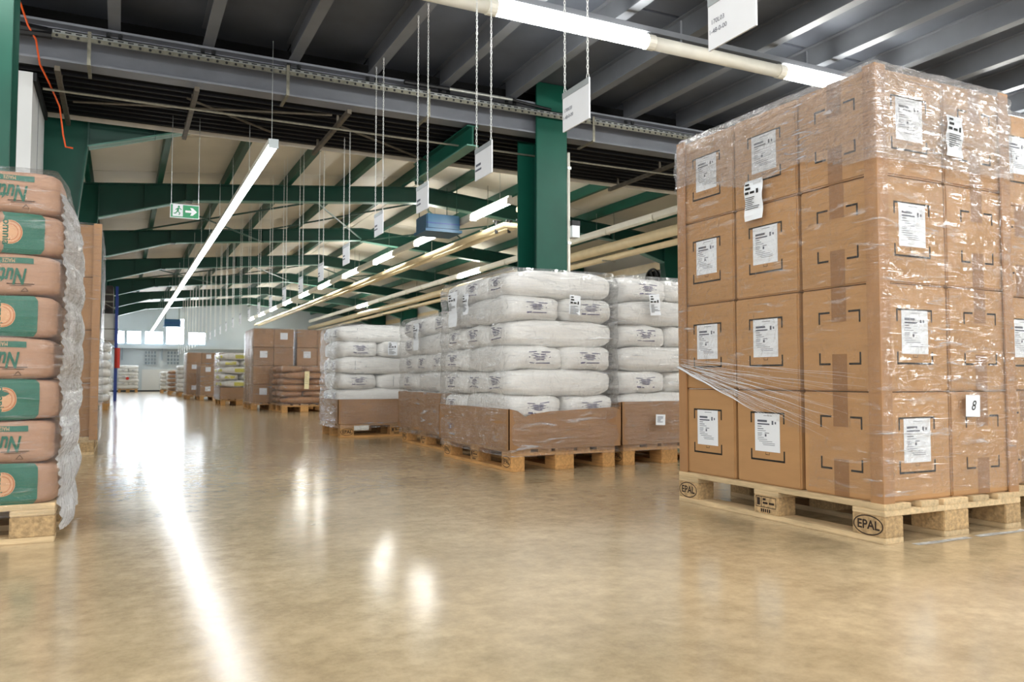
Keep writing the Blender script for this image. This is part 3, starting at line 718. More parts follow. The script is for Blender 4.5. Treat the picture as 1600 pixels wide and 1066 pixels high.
# ================================================================ FILM, TRAYS, TAGS
def film(label, x0, x1, y0, y1, z0, z1, material, lay=0.0, n=(28, 36), amp=.006, r=.05, seed=0, cut=None, top=True, bulge=.0, zbase=0.144):
    """wrinkled stretch film round a stack: closed ring of wall strips with rounded corners, a top and an open bottom"""
    pts = []
    nx, nz = n
    def side(ax, ay, bx, by, k):
        for i in range(k): pts.append((ax + (bx - ax) * i / k, ay + (by - ay) * i / k))
    def arc(cx, cy, a0):
        for i in range(4):
            a = a0 + (math.pi / 2) * i / 4; pts.append((cx + r * math.cos(a), cy + r * math.sin(a)))
    nyk = max(6, int(nx * (y1 - y0) / .8)); nxk = max(6, int(nx * (x1 - x0) / .8))
    side(x0 + r, y0, x1 - r, y0, nxk); arc(x1 - r, y0 + r, -math.pi/2)
    side(x1, y0 + r, x1, y1 - r, nyk); arc(x1 - r, y1 - r, 0)
    side(x1 - r, y1, x0 + r, y1, nxk); arc(x0 + r, y1 - r, math.pi/2)
    side(x0, y1 - r, x0, y0 + r, nyk); arc(x0 + r, y0 + r, math.pi)
    cx, cy = (x0 + x1) / 2, (y0 + y1) / 2
    v = []; f = []; np_ = len(pts)
    for j in range(nz + 1):
        z = z0 + (z1 - z0) * j / nz
        ph = 0.0
        if lay: ph = bulge * (abs(math.sin(math.pi * (z - zbase) / lay)) - .6)
        shrink = 0.0
        tz = (z - z1 + .07) / .07
        if tz > 0: shrink = .03 * tz * tz
        for (x, y_) in pts:
            d = Vector((x - cx, y_ - cy)); dn = Vector((max(-1, min(1, d.x / ((x1-x0)/2))) ** 9, max(-1, min(1, d.y / ((y1-y0)/2))) ** 9))
            if dn.length > 0: dn.normalize()
            q = Vector((x * 6 + seed, y_ * 6, z * 22))
            o_ = ph + amp * (noise.noise(q) + .6 * noise.noise(q * 2.6)) - shrink
            v.append((x + dn.x * o_, y_ + dn.y * o_, z))
    for j in range(nz):
        for i in range(np_):
            k = (i + 1) % np_
            if cut and cut(((pts[i][0] + pts[k][0]) / 2), ((pts[i][1] + pts[k][1]) / 2), z0 + (z1 - z0) * (j + .5) / nz): continue
            f.append((j*np_ + i, j*np_ + k, (j+1)*np_ + k, (j+1)*np_ + i))
    if top:
        c0 = len(v); v.append((cx, cy, z1 + .012))
        for i in range(np_): f.append((nz*np_ + i, nz*np_ + (i+1) % np_, c0))
    me = bpy.data.meshes.new('film'); me.from_pydata(v, [], f); me.update()
    bm = bmesh.new(); bm.from_mesh(me); bmesh.ops.recalc_face_normals(bm, faces=bm.faces)
    bmesh.ops.delete(bm, geom=[q for q in bm.verts if not q.link_faces], context='VERTS'); bm.to_mesh(me); bm.free()
    for p_ in me.polygons: p_.use_smooth = True
    me.materials.append(MATS[material])
    return single('stretch_film', me, label, 'film', group='stretch film round the pallet loads')
def tray(label, x0, x1, y0, y1, z0, z1, notch=False):
    t = thing('cardboard_tray', label, 'tray', ((x0 + x1) / 2, (y0 + y1) / 2, z0), 0, 'cardboard trays round the sack stacks')
    w, d, h = (x1 - x0) / 2, (y1 - y0) / 2, z1 - z0
    def panel(nm_, pts, ax, a0, a1): ob(nm_, MB().prism(pts, ax, a0, a1).mesh(nm_, 'cardboard_dim'), t)
    if notch: fp = [(-w, 0), (w, 0), (w - .01, h * .93), (w * .86, h), (-w * .3, h * .92), (-w * .62, h * .86), (-w * .72, h * .80), (-w * .86, h * .95), (-w, h)]
    else: fp = [(-w, 0), (w, 0), (w, h), (-w, h)]
    panel('front_panel', fp, 'y', -d, -d + .006)
    panel('rear_panel', [(-w, 0), (w, 0), (w, h), (-w, h)], 'y', d - .006, d)
    panel('side_panel', [(-d, 0), (d, 0), (d, h * .98), (d * .2, h), (-d, h * .99)], 'x', -w, -w + .006)
    panel('side_panel', [(-d, 0), (d, 0), (d, h), (-d, h)], 'x', w - .006, w)
    ob('tape_strip', MB().box(w * .72, w * .9, -d - .002, -d, h * .6, h * .9).mesh('tape_strip', 'tape_brown'), t)
    return t
def sheet(label, face, cx, cy, cz, w, h, style='tag', tilt=0.0, cat='label', material='label_white', wavy=True, grp=None):
    """paper label stuck on a wrapped load; face '-x' or '-y'"""
    n = 8
    v = []; f = []
    def put(a, b, e):
        if face == '-y': return (a, -e, b)
        return (-e, -a, b)
    for th in (0, .0012):
        for j in range(n + 1):
            for i in range(3):
                a = -w/2 + w * i / 2; b = -h/2 + h * j / n
                v.append(put(a, b, th + (.004 * math.sin(j * 1.3 + i) if wavy else 0)))
    o1 = 3 * (n + 1)
    for j in range(n):
        for i in range(2):
            q = j*3 + i; f.append((q, q+1, q+4, q+3)); f.append((o1+q, o1+q+1, o1+q+4, o1+q+3))
    for j in range(n):
        f.append((j*3, (j+1)*3, o1 + (j+1)*3, o1 + j*3)); f.append((j*3+2, (j+1)*3+2, o1 + (j+1)*3+2, o1 + j*3+2))
    me = bpy.data.meshes.new('paper'); me.from_pydata(v, [], f); me.update(); me.materials.append(MATS[material])
    bm = bmesh.new(); bm.from_mesh(me); bmesh.ops.recalc_face_normals(bm, faces=bm.faces); bm.to_mesh(me); bm.free()
    t = thing('paper_label', label, cat, (cx, cy, cz), 0, grp)
    t.rotation_euler = (0, R(tilt), 0) if face == '-y' else (R(tilt), 0, 0)
    ob('paper', me, t)
    r = random.Random(int(cx * 1000 + cz * 777)); rows = []
    if style == 'tag':
        y_ = h * .42
        rows += [(-w*.42, -w*.18, y_ - .008, y_), (-w*.42, -w*.12, y_ - .027, y_ - .017), (-w*.44, -w*.22, y_ - .047, y_ - .036), (-w*.15, w*.1, y_ - .047, y_ - .037), (w*.2, w*.32, y_ - .05, y_ - .03)]
        y_ -= .062
        for k in range(7):
            rows.append((-w*.42, -w*.42 + w * r.uniform(.3, .82), y_ - .003, y_)); y_ -= .0085
    elif style == 'eight':
        pass
    else:
        for k in range(5): rows.append((-w*.35, -w*.35 + w*r.uniform(.3, .65), h*.3 - k*h*.12 - .004, h*.3 - k*h*.12))
    fn_ = (lambda a, b: put(a, b, .0062)) if wavy else (lambda a, b: put(a, b, .002))
    if rows: ob('print', flat_mesh('print', 'ink_black' if style == 'tag' else 'ink_grey', *bars(rows), fn_), t)
    if style == 'eight': ob('handwriting', flat_mesh('handwriting', 'ink_black', *text_geo('8', .055, 'CENTER', .3), fn_), t)
    return t

# ================================================================ CARTON STACK AT THE RIGHT (24 box footprint, the visible ones)
AX, AY = 2.535, 2.075        # near corner of the load
BW, BH = .388, .412
carton = box_mesh('carton_body', 'cardboard', BW - .009, BW - .009, BH - .004, .006)
def face_fn(face, e):
    h = (BW - .009) / 2 + e
    if face == '-y': return lambda a, b: (a, -h, BH / 2 + b)
    return lambda a, b: (-h, -a, BH / 2 + b)
T = .008
def outline(pts): return pts, [tuple(range(len(pts)))]
def br(full):
    """bracket outlines: one closed polygon for each printed bracket"""
    w = .098; out = []; h = T / 2
    for zb, s in ((.105, -1), (-.10, 1)):
        e = zb + s * .045; i = zb + s * h; o = zb - s * h
        if full: out.append(outline([(-w - h, e), (-w - h, o), (w + h, o), (w + h, e), (w - h, e), (w - h, i), (-w + h, i), (-w + h, e)]))
        else:
            for g in (-1, 1): out.append(outline([(g*(w + h), e), (g*(w + h), o), (g*.045, o), (g*.045, i), (g*(w - h), i), (g*(w - h), e)]))
    return out
BRK = {(fc, fl): [flat_mesh('printed_bracket', 'ink_black', *q, face_fn(fc, .0006)) for q in br(fl)] for fc in ('-x', '-y') for fl in (True, False)}
def lab_mesh(fc):
    w, h = .075, .083
    f = face_fn(fc, .0012)
    return flat_mesh('label', 'label_white', *bars([(-w, w, -h + .02, h + .02)]), f)
lab_rows = [(-.02, .03, .092, .094), (-.058, .0, .065, .074), (-.058, .015, .053, .059), (-.058, -.033, .044, .047), (-.058, -.022, .034, .037), (-.058, -.008, .026, .028),
            (-.014, .012, .016, .019), (-.014, -.004, .002, .013), (-.058, -.03, .016, .018), (-.058, -.03, .010, .012), (-.058, -.034, .004, .006), (-.058, -.02, -.004, -.002),
            (-.058, .0, -.012, -.010), (-.05, .03, -.020, -.018), (-.03, .045, -.028, -.026), (-.025, .045, -.035, -.033), (.028, .038, .055, .072), (.046, .054, .058, .068)]
LAB = {fc: lab_mesh(fc) for fc in ('-x', '-y')}
LABP = {fc: flat_mesh('label_print', 'ink_grey', *bars(lab_rows), face_fn(fc, .0018)) for fc in ('-x', '-y')}
ARW = {fc: flat_mesh('arrow_mark', 'ink_stamp', *bars([(-.012, -.010, -.075, -.066), (.010, .012, -.075, -.066), (-.012, .012, -.077, -.075)]), face_fn(fc, .0006)) for fc in ('-x', '-y')}
TAPE = {(fc, r_[2] > 0): flat_mesh('packing_tape', 'tape_brown', *bars([r_]), face_fn(fc, .0009)) for fc in ('-x', '-y') for r_ in ((-.036, .036, BH/2 - .14, BH/2 - .004), (-.036, .036, -BH/2 + .004, -BH/2 + .145))}
def carton_box(label, loc, faces, grp, rz=0.0):
    t = thing('cardboard_box', label, 'box', loc, rz, grp)
    ob('carton_body', carton, t)
    for fc, kind in faces:
        if kind == 'label':
            [ob('printed_bracket', q, t) for q in BRK[(fc, True)]]; l = ob('label', LAB[fc], t, label='white address label'); ob('label_print', LABP[fc], l); ob('arrow_mark', ARW[fc], t)
        else:
            [ob('printed_bracket', q, t) for q in BRK[(fc, False)]]; ob('packing_tape', TAPE[(fc, True)], t); ob('packing_tape', TAPE[(fc, False)], t)
    return t
pallet('light wooden pallet stamped EPAL under the big carton stack', 2.914, 2.655, R(-90))
for k in range(4):
    ly = ['bottom', 'second', 'third', 'top'][k]
    for i, j, wh, faces in ((0, 0, 'near corner', [('-x', 'tape'), ('-y', 'label')]), (0, 1, 'middle aisle-side', [('-x', 'label')]), (0, 2, 'far aisle-side', [('-x', 'label')]), (1, 0, 'right front', [('-y', 'tape')]), (1, 1, 'right middle', []), (1, 2, 'right rear', [])):
        carton_box('%s box in the %s layer of the big carton stack at right' % (wh, ly), (AX + BW/2 + i*BW + rnd.uniform(-.003, .003), AY + BW/2 + j*BW*1.015 + rnd.uniform(-.003, .003), .145 + k*BH), faces, 'boxes of the big carton stack', R(rnd.uniform(-.35, .35)))
AX1, AY1, AZ1 = AX + 2*BW, AY + 3*BW*1.01, .145 + 4*BH
def edge_prot(label, x, y, sx, sy, z0, z1):
    a, th = .058, .007
    mb = MB().prism([(0, 0), (sx*a, 0), (sx*a, sy*th), (sx*th, sy*th), (sx*th, sy*a), (0, sy*a)], 'z', z0, z1)
    return single('edge_protector', mb.mesh('edge_protector', 'corner_board'), label, 'edge protector', (x, y, 0), 0, 'cardboard edge protectors')
e_ = .010
edge_prot('tall cardboard edge protector on the near corner of the big carton stack', AX - e_, AY - e_, 1, 1, .105, AZ1 + .004)
edge_prot('cardboard edge protector on the far left corner of the big carton stack', AX - e_, AY1 + e_, 1, -1, .08, AZ1 + .004)
edge_prot('cardboard edge protector on the right corner of the big carton stack', AX1 + e_, AY - e_, -1, 1, .14, AZ1 + .004)
def cutA(x, y, z):
    if x < AX + .01:            # aisle face: film ends in a slanting lower edge
        t_ = (AY1 - y) / (AY1 - AY)
        return z < .66 - .30 * min(1, t_ * 1.35) and t_ < .72
    return False
film('clear stretch film round the big carton stack at right', AX - .018, AX1 + .018, AY - .018, AY1 + .018, .17, AZ1 + .012, 'film_clear', n=(40, 84), amp=.006, r=.03, seed=3, cut=cutA)
film('cloudy band of extra film over the top boxes of the big carton stack', AX - .026, AX1 + .026, AY - .026, AY1 + .026, 1.43, AZ1 + .02, 'film_band', n=(60, 40), amp=.008, r=.03, seed=8, cut=lambda x, y, z: z < 1.43 + .10 * (y - AY) - .06 * (x - AX) + .03 * math.sin(y * 9 + x * 7))
rope = thing('film_rope', 'bunched white film rope slanting across the big carton stack', 'film', (0, 0, 0))
rr = random.Random(5)
for k in range(34):
    u = k / 33
    a0 = .662 + .05 * u * rr.random(); drop = .33 - .27 * u ** 1.3; ln = (.62 + .5 * u) * rr.uniform(.8, 1.0); st0 = 0.0 if k < 8 else rr.uniform(0, .25); pts = []
    for q in range(17):
        t_ = q / 16; yy = st0 + t_ * ln
        pts.append((AX - .0205 - .003 * rr.random() * (1 - t_), AY1 + .005 - min(yy, 1.13), a0 - drop * yy / .9 + .002 * math.sin(q * 1.3 + k)))
    ob('film_strand', MB().tube(pts, .0045 if k == 0 else rr.uniform(.0005, .0017), 5, end=.15).mesh('film_strand', 'film_white', True), rope)
sheet('paper tag hanging on the front of the big carton stack', '-y', 2.955, AY - .024, 1.565, .095, .165, 'tag', 3, grp='paper tags on the big carton stack')
sheet('paper tag on the aisle side of the big carton stack', '-x', AX - .024, 2.70, 1.40, .11, .18, 'tag', 0, grp='paper tags on the big carton stack')
sheet('square white note with a handwritten 8 on the carton stack', '-y', 3.025, AY - .022, .498, .085, .085, 'eight', 2, wavy=False)

mat('worn_tape', 'a9a8a4', 0.6, var=0.5, scale=40)
tv_ = []; tf_ = []
for i in range(41):
    x = 2.62 + .05 * i; j0 = 1.995 + .012 * noise.noise(Vector((x * 9, 1, 0))); j1 = j0 + .03 + .016 * noise.noise(Vector((x * 12, 5, 0)))
    tv_ += [(x, j0, .0012), (x, j1, .0012)]
    if i and i % 7: tf_.append((2*i-2, 2*i, 2*i+1, 2*i-1))
me = bpy.data.meshes.new('floor_tape'); me.from_pydata(tv_, [], tf_); me.update(); me.materials.append(MATS['worn_tape'])
single('floor_tape', me, 'worn strip of floor tape in front of the big carton stack', 'tape')
# carton stack at the right edge of the frame
pallet('wooden pallet at the right edge of the frame', 3.78, 2.76, R(-90))
for k in range(4):
    for j in (0, 1):
        carton_box('%s box in the %s layer of the carton stack at the right frame edge' % ('front' if j == 0 else 'rear', ['bottom', 'second', 'third', 'top'][k]), (3.41 + BW/2, 2.2 + BW/2 + j*BW, .145 + k*BH), [('-y', 'label' if k % 2 else 'tape')] if j == 0 else [], 'boxes of the right edge stack')
        carton_box('outer %s box in the %s layer of the carton stack at the right frame edge' % ('front' if j == 0 else 'rear', ['bottom', 'second', 'third', 'top'][k]), (3.41 + BW*1.5, 2.2 + BW/2 + j*BW, .145 + k*BH), [('-y', 'tape')] if j == 0 else [], 'boxes of the right edge stack')
film('stretch film round the carton stack at the right frame edge', 3.385, 4.21, 2.175, 3.0, .15, .145 + 4*BH + .012, 'film_clear', n=(24, 40), amp=.006, r=.03, seed=9)

# ================================================================ WHITE SACK STACKS
DZ = .166
def white_load(x0, y0, phrase, palabel, traylabel, filmlabel, layers, first, V, seed, tz=.30, dz=DZ, pk='orange', rot=False, notch=False, front_only=False, fm='film_soft', n=(26, 40)):
    if rot: pallet(palabel, x0 + .6, y0 + .4, R(0), pk)
    else: pallet(palabel, x0 + .4, y0 + .6, R(-90), pk)
    lx, ly = (1.2, .8) if rot else (.8, 1.2)
    tray(traylabel, x0 - .03, x0 + lx + .03, y0 - .03, y0 + ly + .03, .145, .145 + tz, notch)
    z0 = .155
    if rot:
        for k in range(layers):
            q = (k % 2 == 0) == (first == 'Q'); z = z0 + k*dz
            pos = [(.4, .2, 0, 'left front'), (.4, .6, 0, 'left rear'), (1.0, .4, R(90), 'right end')] if q else [(.2, .4, R(90), 'left end'), (.8, .2, 0, 'right front'), (.8, .6, 0, 'right rear')]
            for a, b, rz, wh in pos:
                sack(rnd.choice(V), '%s white sack in the %s layer of the %s' % (wh, 'top' if k == layers - 1 else NL[k], phrase), (x0 + a + rnd.uniform(-.01, .01), y0 + b + rnd.uniform(-.01, .01), z), rz + R(rnd.uniform(-1.5, 1.5)), 'white sacks', cord=rnd.random() < .4)
    else: sack_stack(x0, y0, z0, layers, dz, phrase, 'white sacks', V, first, front_only=front_only)
    film(filmlabel, x0 - .038, x0 + lx + .038, y0 - .038, y0 + ly + .038, .10, z0 + layers*dz + .022, fm, lay=dz, zbase=z0, bulge=.012, n=n, amp=.008, r=.07, seed=seed)
white_load(2.285, 4.70, 'front white stack', 'wooden pallet under the front white sack stack', 'torn cardboard tray at the foot of the front white sack stack', 'stretch film round the front white sack stack', 7, 'P', WV, 11, tz=.265, notch=True)
white_load(3.165, 4.72, 'white stack beside the carton stack', 'wooden pallet under the white sacks beside the carton stack', 'cardboard tray under the white sacks beside the carton stack', 'stretch film round the white sacks beside the carton stack', 7, 'Q', WV, 23, tz=.30, front_only=True)
white_load(2.45, 6.24, 'white stack behind the front one', 'wooden pallet under the white stack behind the front one', 'cardboard tray of the white stack behind the front one', 'stretch film round the white stack behind the front one', 6, 'Q', WV, 31, tz=.34, fm='film_heavy' if False else 'film_soft')
white_load(2.02, 8.14, 'white stack left of the signs', 'pallet set crosswise under the white stack facing the aisle', 'low cardboard tray of the crosswise white sack stack', 'stretch film round the crosswise white sack stack', 6, 'P', WV, 37, tz=.25, rot=True)
def square_note(*a, **k): return sheet(*a, **k)
sheet('paper tag on the front face of the front white stack', '-y', 2.73, 4.635, 1.10, .085, .13, 'tag', 4, grp='paper tags on the white stacks')
sheet('large paper tag on the aisle side of the front white stack', '-x', 2.215, 5.55, 1.12, .16, .26, 'tag', 0, grp='paper tags on the white stacks')
sheet('small paper tag on the aisle side of the front white stack', '-x', 2.215, 5.30, 1.14, .09, .15, 'tag', 0, grp='paper tags on the white stacks')
sheet('paper tag on the white stack beside the carton stack', '-y', 3.40, 4.655, 1.13, .09, .15, 'tag', -4, grp='paper tags on the white stacks')
sheet('small square note on the tray beside the carton stack', '-y', 3.44, 4.655, .315, .08, .075, 'note', 2, wavy=False)
sheet('paper tag on the white stack behind the front one', '-x', 2.38, 6.85, .98, .13, .24, 'tag', 0, grp='paper tags on the white stacks')
sheet('small paper tag on the crosswise white sack stack', '-y', 2.55, 8.075, .92, .10, .14, 'tag', 0, grp='paper tags on the white stacks')

# ================================================================ BROWN PAPER SACKS AT LEFT
LH = .1545
kb = [Sack(.82, .42, .158, 13.0, 2.2 + i, .006, 0.25) for i in range(3)]
def kraft_long(i):
    s = kb[i]; d = {'body': s.mesh('sack_body', 'sack_kraft', 18, 10, 8)}
    def up(vs_, fs_, ox, oz, sc=.66): return [(-(x * sc) + ox, -(y_ * 1.0) + oz) for x, y_ in vs_], fs_
    tv, tf = text_geo('Nutri', .078, 'LEFT', .25, .0022)
    d['name'] = s.patch('printed_name', 'print_green_dark', *up(tv, tf, .305, -.006), '-y', .0035)
    d['band'] = s.patch('printed_band', 'print_green', *grid2(.0, .325, .036, .058, 16, 2), '-y', .003)
    mv, mf = text_geo('MAIZE', .022, 'LEFT')
    d['band_text'] = s.patch('band_text', 'print_peach', *up(mv, mf, .265, .047), '-y', .0045)
    tri = []
    for q in range(3):
        a0, a1 = math.pi / 2 + q * 2.094, math.pi / 2 + (q + 1) * 2.094
        tri.append(((.30 + .015 * math.cos(a0), -.058 + .011 * math.sin(a0)), (.30 + .015 * math.cos(a1), -.058 + .011 * math.sin(a1))))
    v = []; f = []
    for (xa, ya), (xb, yb) in tri:
        i0 = len(v); v += [(xa, ya), (xb, yb), (.30 + (xb - .30) * .75, -.058 + (yb + .058) * .75), (.30 + (xa - .30) * .75, -.058 + (ya + .058) * .75)]; f.append((i0, i0+1, i0+2, i0+3))
    d['mark'] = s.patch('recycling_mark', 'ink_stamp', v, f, '-y', .0035)
    d['small'] = s.patch('small_print', 'ink_stamp', *bars([(.24, .33, -.036, -.033), (.25, .32, -.042, -.040)]), '-y', .0035)
    return d
def kraft_band(i):
    s = kb[i]; d = {'body': s.mesh('sack_body', 'sack_kraft', 18, 10, 8)}
    d['band'] = s.patch('printed_band', 'print_green', *grid2(.215, .348, -.078, .078, 8, 8), '-y', .003)
    n = 22; v = [(.232, .0)] + [(.232 + .042 * math.cos(2*math.pi*q/n), .042 * math.sin(2*math.pi*q/n)) for q in range(n)]
    d['disc'] = s.patch('printed_disc', 'print_peach', v, [(0, q + 1, (q + 1) % n + 1) for q in range(n)], '-y', .0042)
    tv, tf = text_geo('omnia', .036, 'CENTER', 0.0, .0008)
    d['name'] = s.patch('printed_name', 'print_green_dark', [(.222 + y_, -x) for x, y_ in tv], tf, '-y', .0052)
    v = []; f = []
    for q in range(n // 2):
        for r0, r1 in ((.036, .039), (.026, .028)):
            a0, a1 = -math.pi/2 + math.pi * q / (n//2), -math.pi/2 + math.pi * (q + 1) / (n//2); i0 = len(v)
            v += [(.232 + r0*math.cos(a0), r0*math.sin(a0)), (.232 + r1*math.cos(a0), r1*math.sin(a0)), (.232 + r1*math.cos(a1), r1*math.sin(a1)), (.232 + r0*math.cos(a1), r0*math.sin(a1))]; f.append((i0, i0+1, i0+2, i0+3))
    d['rings'] = s.patch('logo_rings', 'print_orange', v, f, '-y', .0052)
    return d
KL = [kraft_long(i) for i in range(3)]; KB = [kraft_band(i) for i in range(3)]
pallet('wooden pallet under the brown paper sacks at left', -0.81, 3.85, 0, 'light', False)
for k in range(8):
    V = (KB if k % 2 == 0 else KL)[k % 3]
    z = .140 + k * LH
    t = thing('paper_sack', 'outer brown paper sack in the %s layer of the stack at the left frame edge' % ('top' if k == 7 else NL[k]), 'sack', (-1.25, 3.86, z), R(90), 'brown paper sacks at left')
    ob('sack_body', V['body'], t)
    for j in range(2):
        t = thing('paper_sack', '%s brown paper sack in the %s layer of the stack at the left frame edge' % (['front', 'rear'][j], 'top' if k == 7 else NL[k]), 'sack', (-.622 + rnd.uniform(-.012, .012) - (.008 if k % 2 else 0), 3.66 + .4 * j, z), R(rnd.uniform(-1, 1)), 'brown paper sacks at left')
        ob('sack_body', V['body'], t)
        if j == 0:
            for key, nm_ in (('band', 'printed_band'), ('name', 'printed_name'), ('band_text', 'band_text'), ('disc', 'printed_disc'), ('rings', 'logo_rings'), ('mark', 'recycling_mark'), ('small', 'small_print')):
                if key in V: ob(nm_, V[key], t)
film('clear stretch film round the brown paper sacks at left', -1.47, -.195, 3.43, 4.31, .10, .140 + 8*LH + .018, 'film_clear', lay=LH, zbase=.148, bulge=.014, n=(24, 60), amp=.006, r=.06, seed=41)
# heavy bunched film on the aisle side of that stack
fv = []; ff = []
nY, nZ = 130, 210
for j in range(nZ + 1):
    z = .03 + (1.36 - .03) * j / nZ
    yf = 3.50 + .02 * math.sin(z * 9); yb_ = 4.38 - max(0, (.5 - z)) * .35
    for i in range(nY + 1):
        t_ = i / nY; y_ = yf + (yb_ - yf) * t_
        w = .006 * math.sin((y_ * .7 + z * (1.0 if z > .55 else -.9)) * 190 + 5 * noise.noise(Vector((y_ * 4, z * 4, 3)))) * (.5 + abs(noise.noise(Vector((y_ * 6, z * 3, 8))))) + .014 * noise.noise(Vector((y_ * 7, z * 6, 1)))
        lay_ = .014 * (abs(math.sin(math.pi * (z - .148) / LH)) - .5)
        fv.append((-.175 + w + lay_ - .05 * max(0, z - 1.25) / .11 - .03 * (1 - t_) ** 6, y_, z))
for j in range(nZ):
    for i in range(nY): ff.append((j*(nY+1)+i, j*(nY+1)+i+1, (j+1)*(nY+1)+i+1, (j+1)*(nY+1)+i))
me = bpy.data.meshes.new('pleated_film'); me.from_pydata(fv, [], ff); me.update(); me.materials.append(MATS['film_heavy'])
for p_ in me.polygons: p_.use_smooth = True
single('pleated_film', me, 'white pleated stretch film on the aisle side of the brown sacks', 'film')

# ================================================================ STACKS FARTHER DOWN THE AISLE
def simple_carton(sx, sy, sz, name='carton_body'): return box_mesh(name, 'cardboard_dim', sx - .008, sy - .008, sz - .006, .008)
def carton_load(x0, y0, nx, ny, nz, bh, phrase, lx=.8, ly=1.2, pk='orange', labels=True, seed=0, fm='film_soft', pal=True, prot=True, n=(14, 30)):
    if pal: pallet('wooden pallet under the %s' % phrase, x0 + lx/2, y0 + ly/2, R(-90) if ly > lx else 0, pk, stamp=y0 < 12)
    bx, by = lx / nx, ly / ny
    cm = simple_carton(bx, by, bh)
    lm_ = MB().box(-.07, .07, -by/2 + .001, -by/2 + .004, bh*.42, bh*.42 + .13).mesh('label', 'label_white')
    tm_ = MB().box(-.03, .03, -by/2 + .002, -by/2 + .004, bh*.7, bh - .01).mesh('packing_tape', 'tape_brown')
    for k in range(nz):
        for i in range(nx):
            for j in range(ny):
                if 0 < i < nx - 1 and 0 < j and False: continue
                if i > 0 and j > 0: continue
                t = thing('cardboard_box', '%s%s box in the %s layer of the %s' % ('front ' if j == 0 else ('rear ' if j == ny - 1 else 'middle '), 'left' if i == 0 else ('right' if i == nx - 1 else 'centre'), 'top' if k == nz - 1 else NL[k], phrase), 'box', (x0 + bx*(i + .5), y0 + by*(j + .5), .146 + k*bh), 0, 'boxes down the aisle')
                ob('carton_body', cm, t)
                if j == 0 and labels and (k + i) % 2 == 0: ob('label', lm_, t)
                elif j == 0: ob('packing_tape', tm_, t)
    z1 = .146 + nz*bh
    film('stretch film round the %s' % phrase, x0 - .02, x0 + lx + .02, y0 - .02, y0 + ly + .02, .10, z1 + .012, fm, n=n, amp=.008, r=.03, seed=seed)
def far_sacks(x0, y0, layers, dz, phrase, V, colour, name, seed, trayh=0, pk='orange', fm='film_soft', pal=True):
    if pal: pallet('wooden pallet under the %s' % phrase, x0 + .4, y0 + .6, R(-90), pk, stamp=False)
    sack_stack(x0, y0, .15 + (trayh if trayh else 0), layers, dz, phrase, '%s sacks down the aisle' % colour, V, 'P', name=name, colour=colour, prints=True, jit=.02)
    if trayh: tray('cardboard tray of the %s' % phrase, x0 - .02, x0 + .82, y0 - .02, y0 + 1.22, .145, .145 + trayh)
    film('stretch film round the %s' % phrase, x0 - .04, x0 + .84, y0 - .04, y0 + 1.24, .12, .15 + trayh + layers*dz + .02, fm, lay=dz, zbase=.15 + trayh, bulge=.014, n=(12, 30), amp=.01, r=.07, seed=seed)
# tan sack kinds
def plain_variant(i, material, Hh, prn=None):
    s = Sack(.82, .41, Hh, 3.6, i * 2.3 + 5, .02); d = {'body': s.mesh('sack_body', material, 12, 8, 5), 'print': []}
    if prn:
        for fc in ('-y', '+y', '-x', '+x'): d['print'].append(s.patch('print', prn, *grid2(-.12, .12, -.04, .035, 5, 3), fc, .004))
    d['cord'] = s.patch('tie_cord', 'ink_grey', *bars([(-.3, -.296, -.04, .05)]), '-y', .003)
    return d
TV = [plain_variant(i, 'sack_tan', .13) for i in range(3)]
YV = [plain_variant(i, 'sack_white', .16, 'print_yellow') for i in range(2)]
far_sacks(2.60, 14.72, 6, .112, 'low brown stack', TV, 'brown', 'brown_sack', 51)
sheet('long cream tag hanging on the low stack of brown sacks', '-y', 3.02, 14.64, .58, .085, .32, 'note', 2, material='label_cream')
carton_load(2.28, 16.0, 2, 3, 4, .358, 'tall stack behind brown sacks', lx=.76, ly=1.2, seed=61)
carton_load(3.10, 16.0, 2, 3, 4, .358, 'carton stack right of the tall one', lx=.8, ly=1.2, seed=63)
far_sacks(2.03, 19.1, 5, .155, 'yellow-printed stack', YV, 'white', 'printed_sack', 71, trayh=.26)
carton_load(1.98, 23.75, 2, 2, 3, .27, 'low carton stack past the yellow prints', seed=81)
carton_load(1.76, 25.6, 2, 3, 4, .31, 'tall carton stack past the low one', seed=83)
carton_load(2.64, 25.6, 2, 3, 4, .31, 'carton stack hidden behind the low one', seed=85)
far_sacks(1.78, 29.6, 6, .15, 'far white stack', WF, 'white', 'plastic_sack', 91, trayh=0)
far_sacks(1.66, 33.3, 5, .16, 'far brown stack', TV, 'brown', 'brown_sack', 93)
far_sacks(1.55, 37.2, 5, .15, 'farthest white stack', WF, 'white', 'plastic_sack', 95)
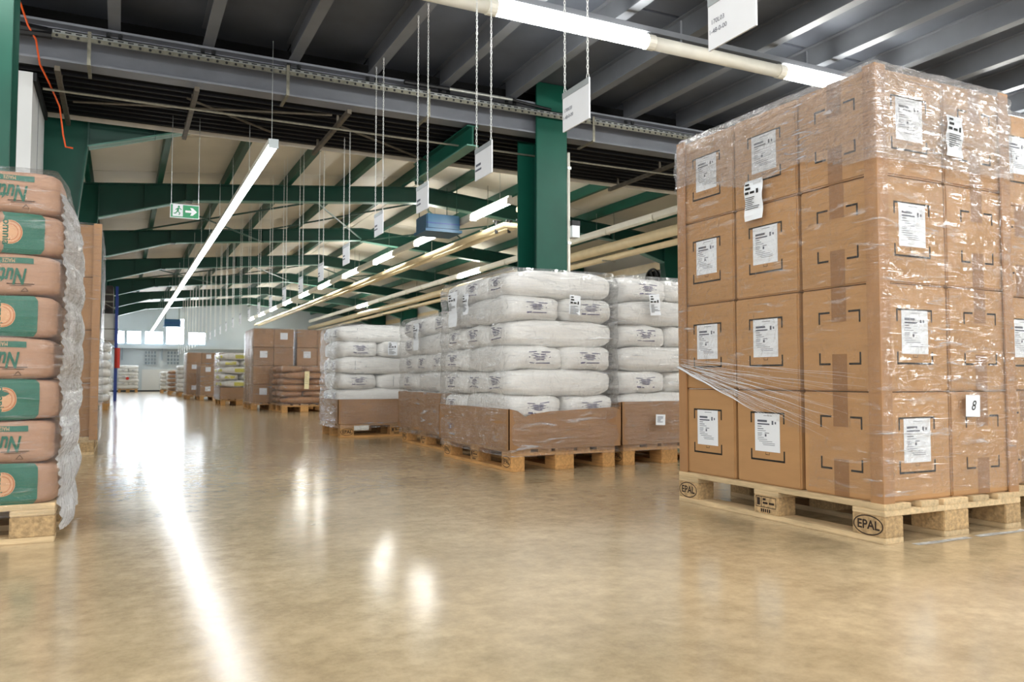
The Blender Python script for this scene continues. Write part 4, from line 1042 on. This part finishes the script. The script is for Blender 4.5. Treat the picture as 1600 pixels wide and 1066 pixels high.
# left side of the aisle
carton_load(-0.99, 7.22, 2, 3, 4, .425, 'tall carton stack behind the paper sacks', lx=.82, ly=1.2, pk='light', labels=False, seed=101, fm='film_clear', n=(16, 40))
edge_prot('cardboard edge protector on the carton stack behind the paper sacks', -.16, 7.205, -1, 1, .12, 1.85)
far_sacks(-1.02, 17.4, 7, .165, 'white stack beyond left cartons', WF, 'white', 'plastic_sack', 105)
far_sacks(-1.02, 20.6, 5, .165, 'second white stack on the left', WF, 'white', 'plastic_sack', 106)
far_sacks(-.10, 40.2, 7, .15, 'white stack at far wall', WF, 'white', 'plastic_sack', 107)
single('red_sticker', MB().tube([(0, 0, 0), (0, -.004, 0)], .07, 12).mesh('red_sticker', 'rack_red'), 'round red sticker on the white stack at the far wall', 'sticker', (.27, 40.14, .62))
# pallet rack
rk = thing('pallet_rack', 'blue pallet rack on the left side of the aisle', 'rack', (0, 0, 0))
for x in (-.14, -1.02):
    for yy in (24.6, 27.4): ob('upright', MB().box(x - .035, x + .035, yy - .035, yy + .035, 0, 3.15).mesh('upright', 'rack_blue'), rk)
for x in (-.14, -1.02):
    for z in (1.55, 2.45): ob('cross_beam', MB().box(x - .025, x + .025, 24.64, 27.36, z, z + .11).mesh('cross_beam', 'rack_red' if z < 2 else 'rust_bar'), rk)
for yy in (24.6, 27.4):
    for z in (.5, 1.5, 2.5): ob('brace', MB().tube([(-.14, yy, z), (-1.02, yy, z + .5)], .015, 5).mesh('brace', 'galvanised_dull'), rk)
ob('guard', MB().tube([(-.10, 24.52, .9), (-.10, 24.52, 1.45)], .07, 10).mesh('guard', 'rack_red'), rk)
for k in range(3):
    t = thing('wrapped_goods', '%s dark wrapped goods on the upper level of the blue rack' % ['nearest', 'middle', 'farthest'][k], 'goods', (-.60, 25.05 + .9*k, 2.56), 0, 'dark goods on the rack')
    ob('load', box_mesh('load', 'goods_dark', .74, .76, .62, .02), t)
    for z in (.15, .35): ob('strap', MB().box(-.375, .375, -.385, -.38, z, z + .04).mesh('strap', 'galvanised_dull'), t)
    t = thing('white_goods', '%s white wrapped goods on the lower level of the blue rack' % ['nearest', 'middle', 'farthest'][k], 'goods', (-.52, 25.05 + .9*k, 1.66), 0, 'white goods on the rack')
    sb = WF[k % 3]
    ob('bundle', box_mesh('bundle', 'sack_white', .84, .8, .74, .05), t); ob('strap', MB().box(-.43, .43, -.405, -.4, .3, .33).mesh('strap2', 'galvanised_dull'), t)
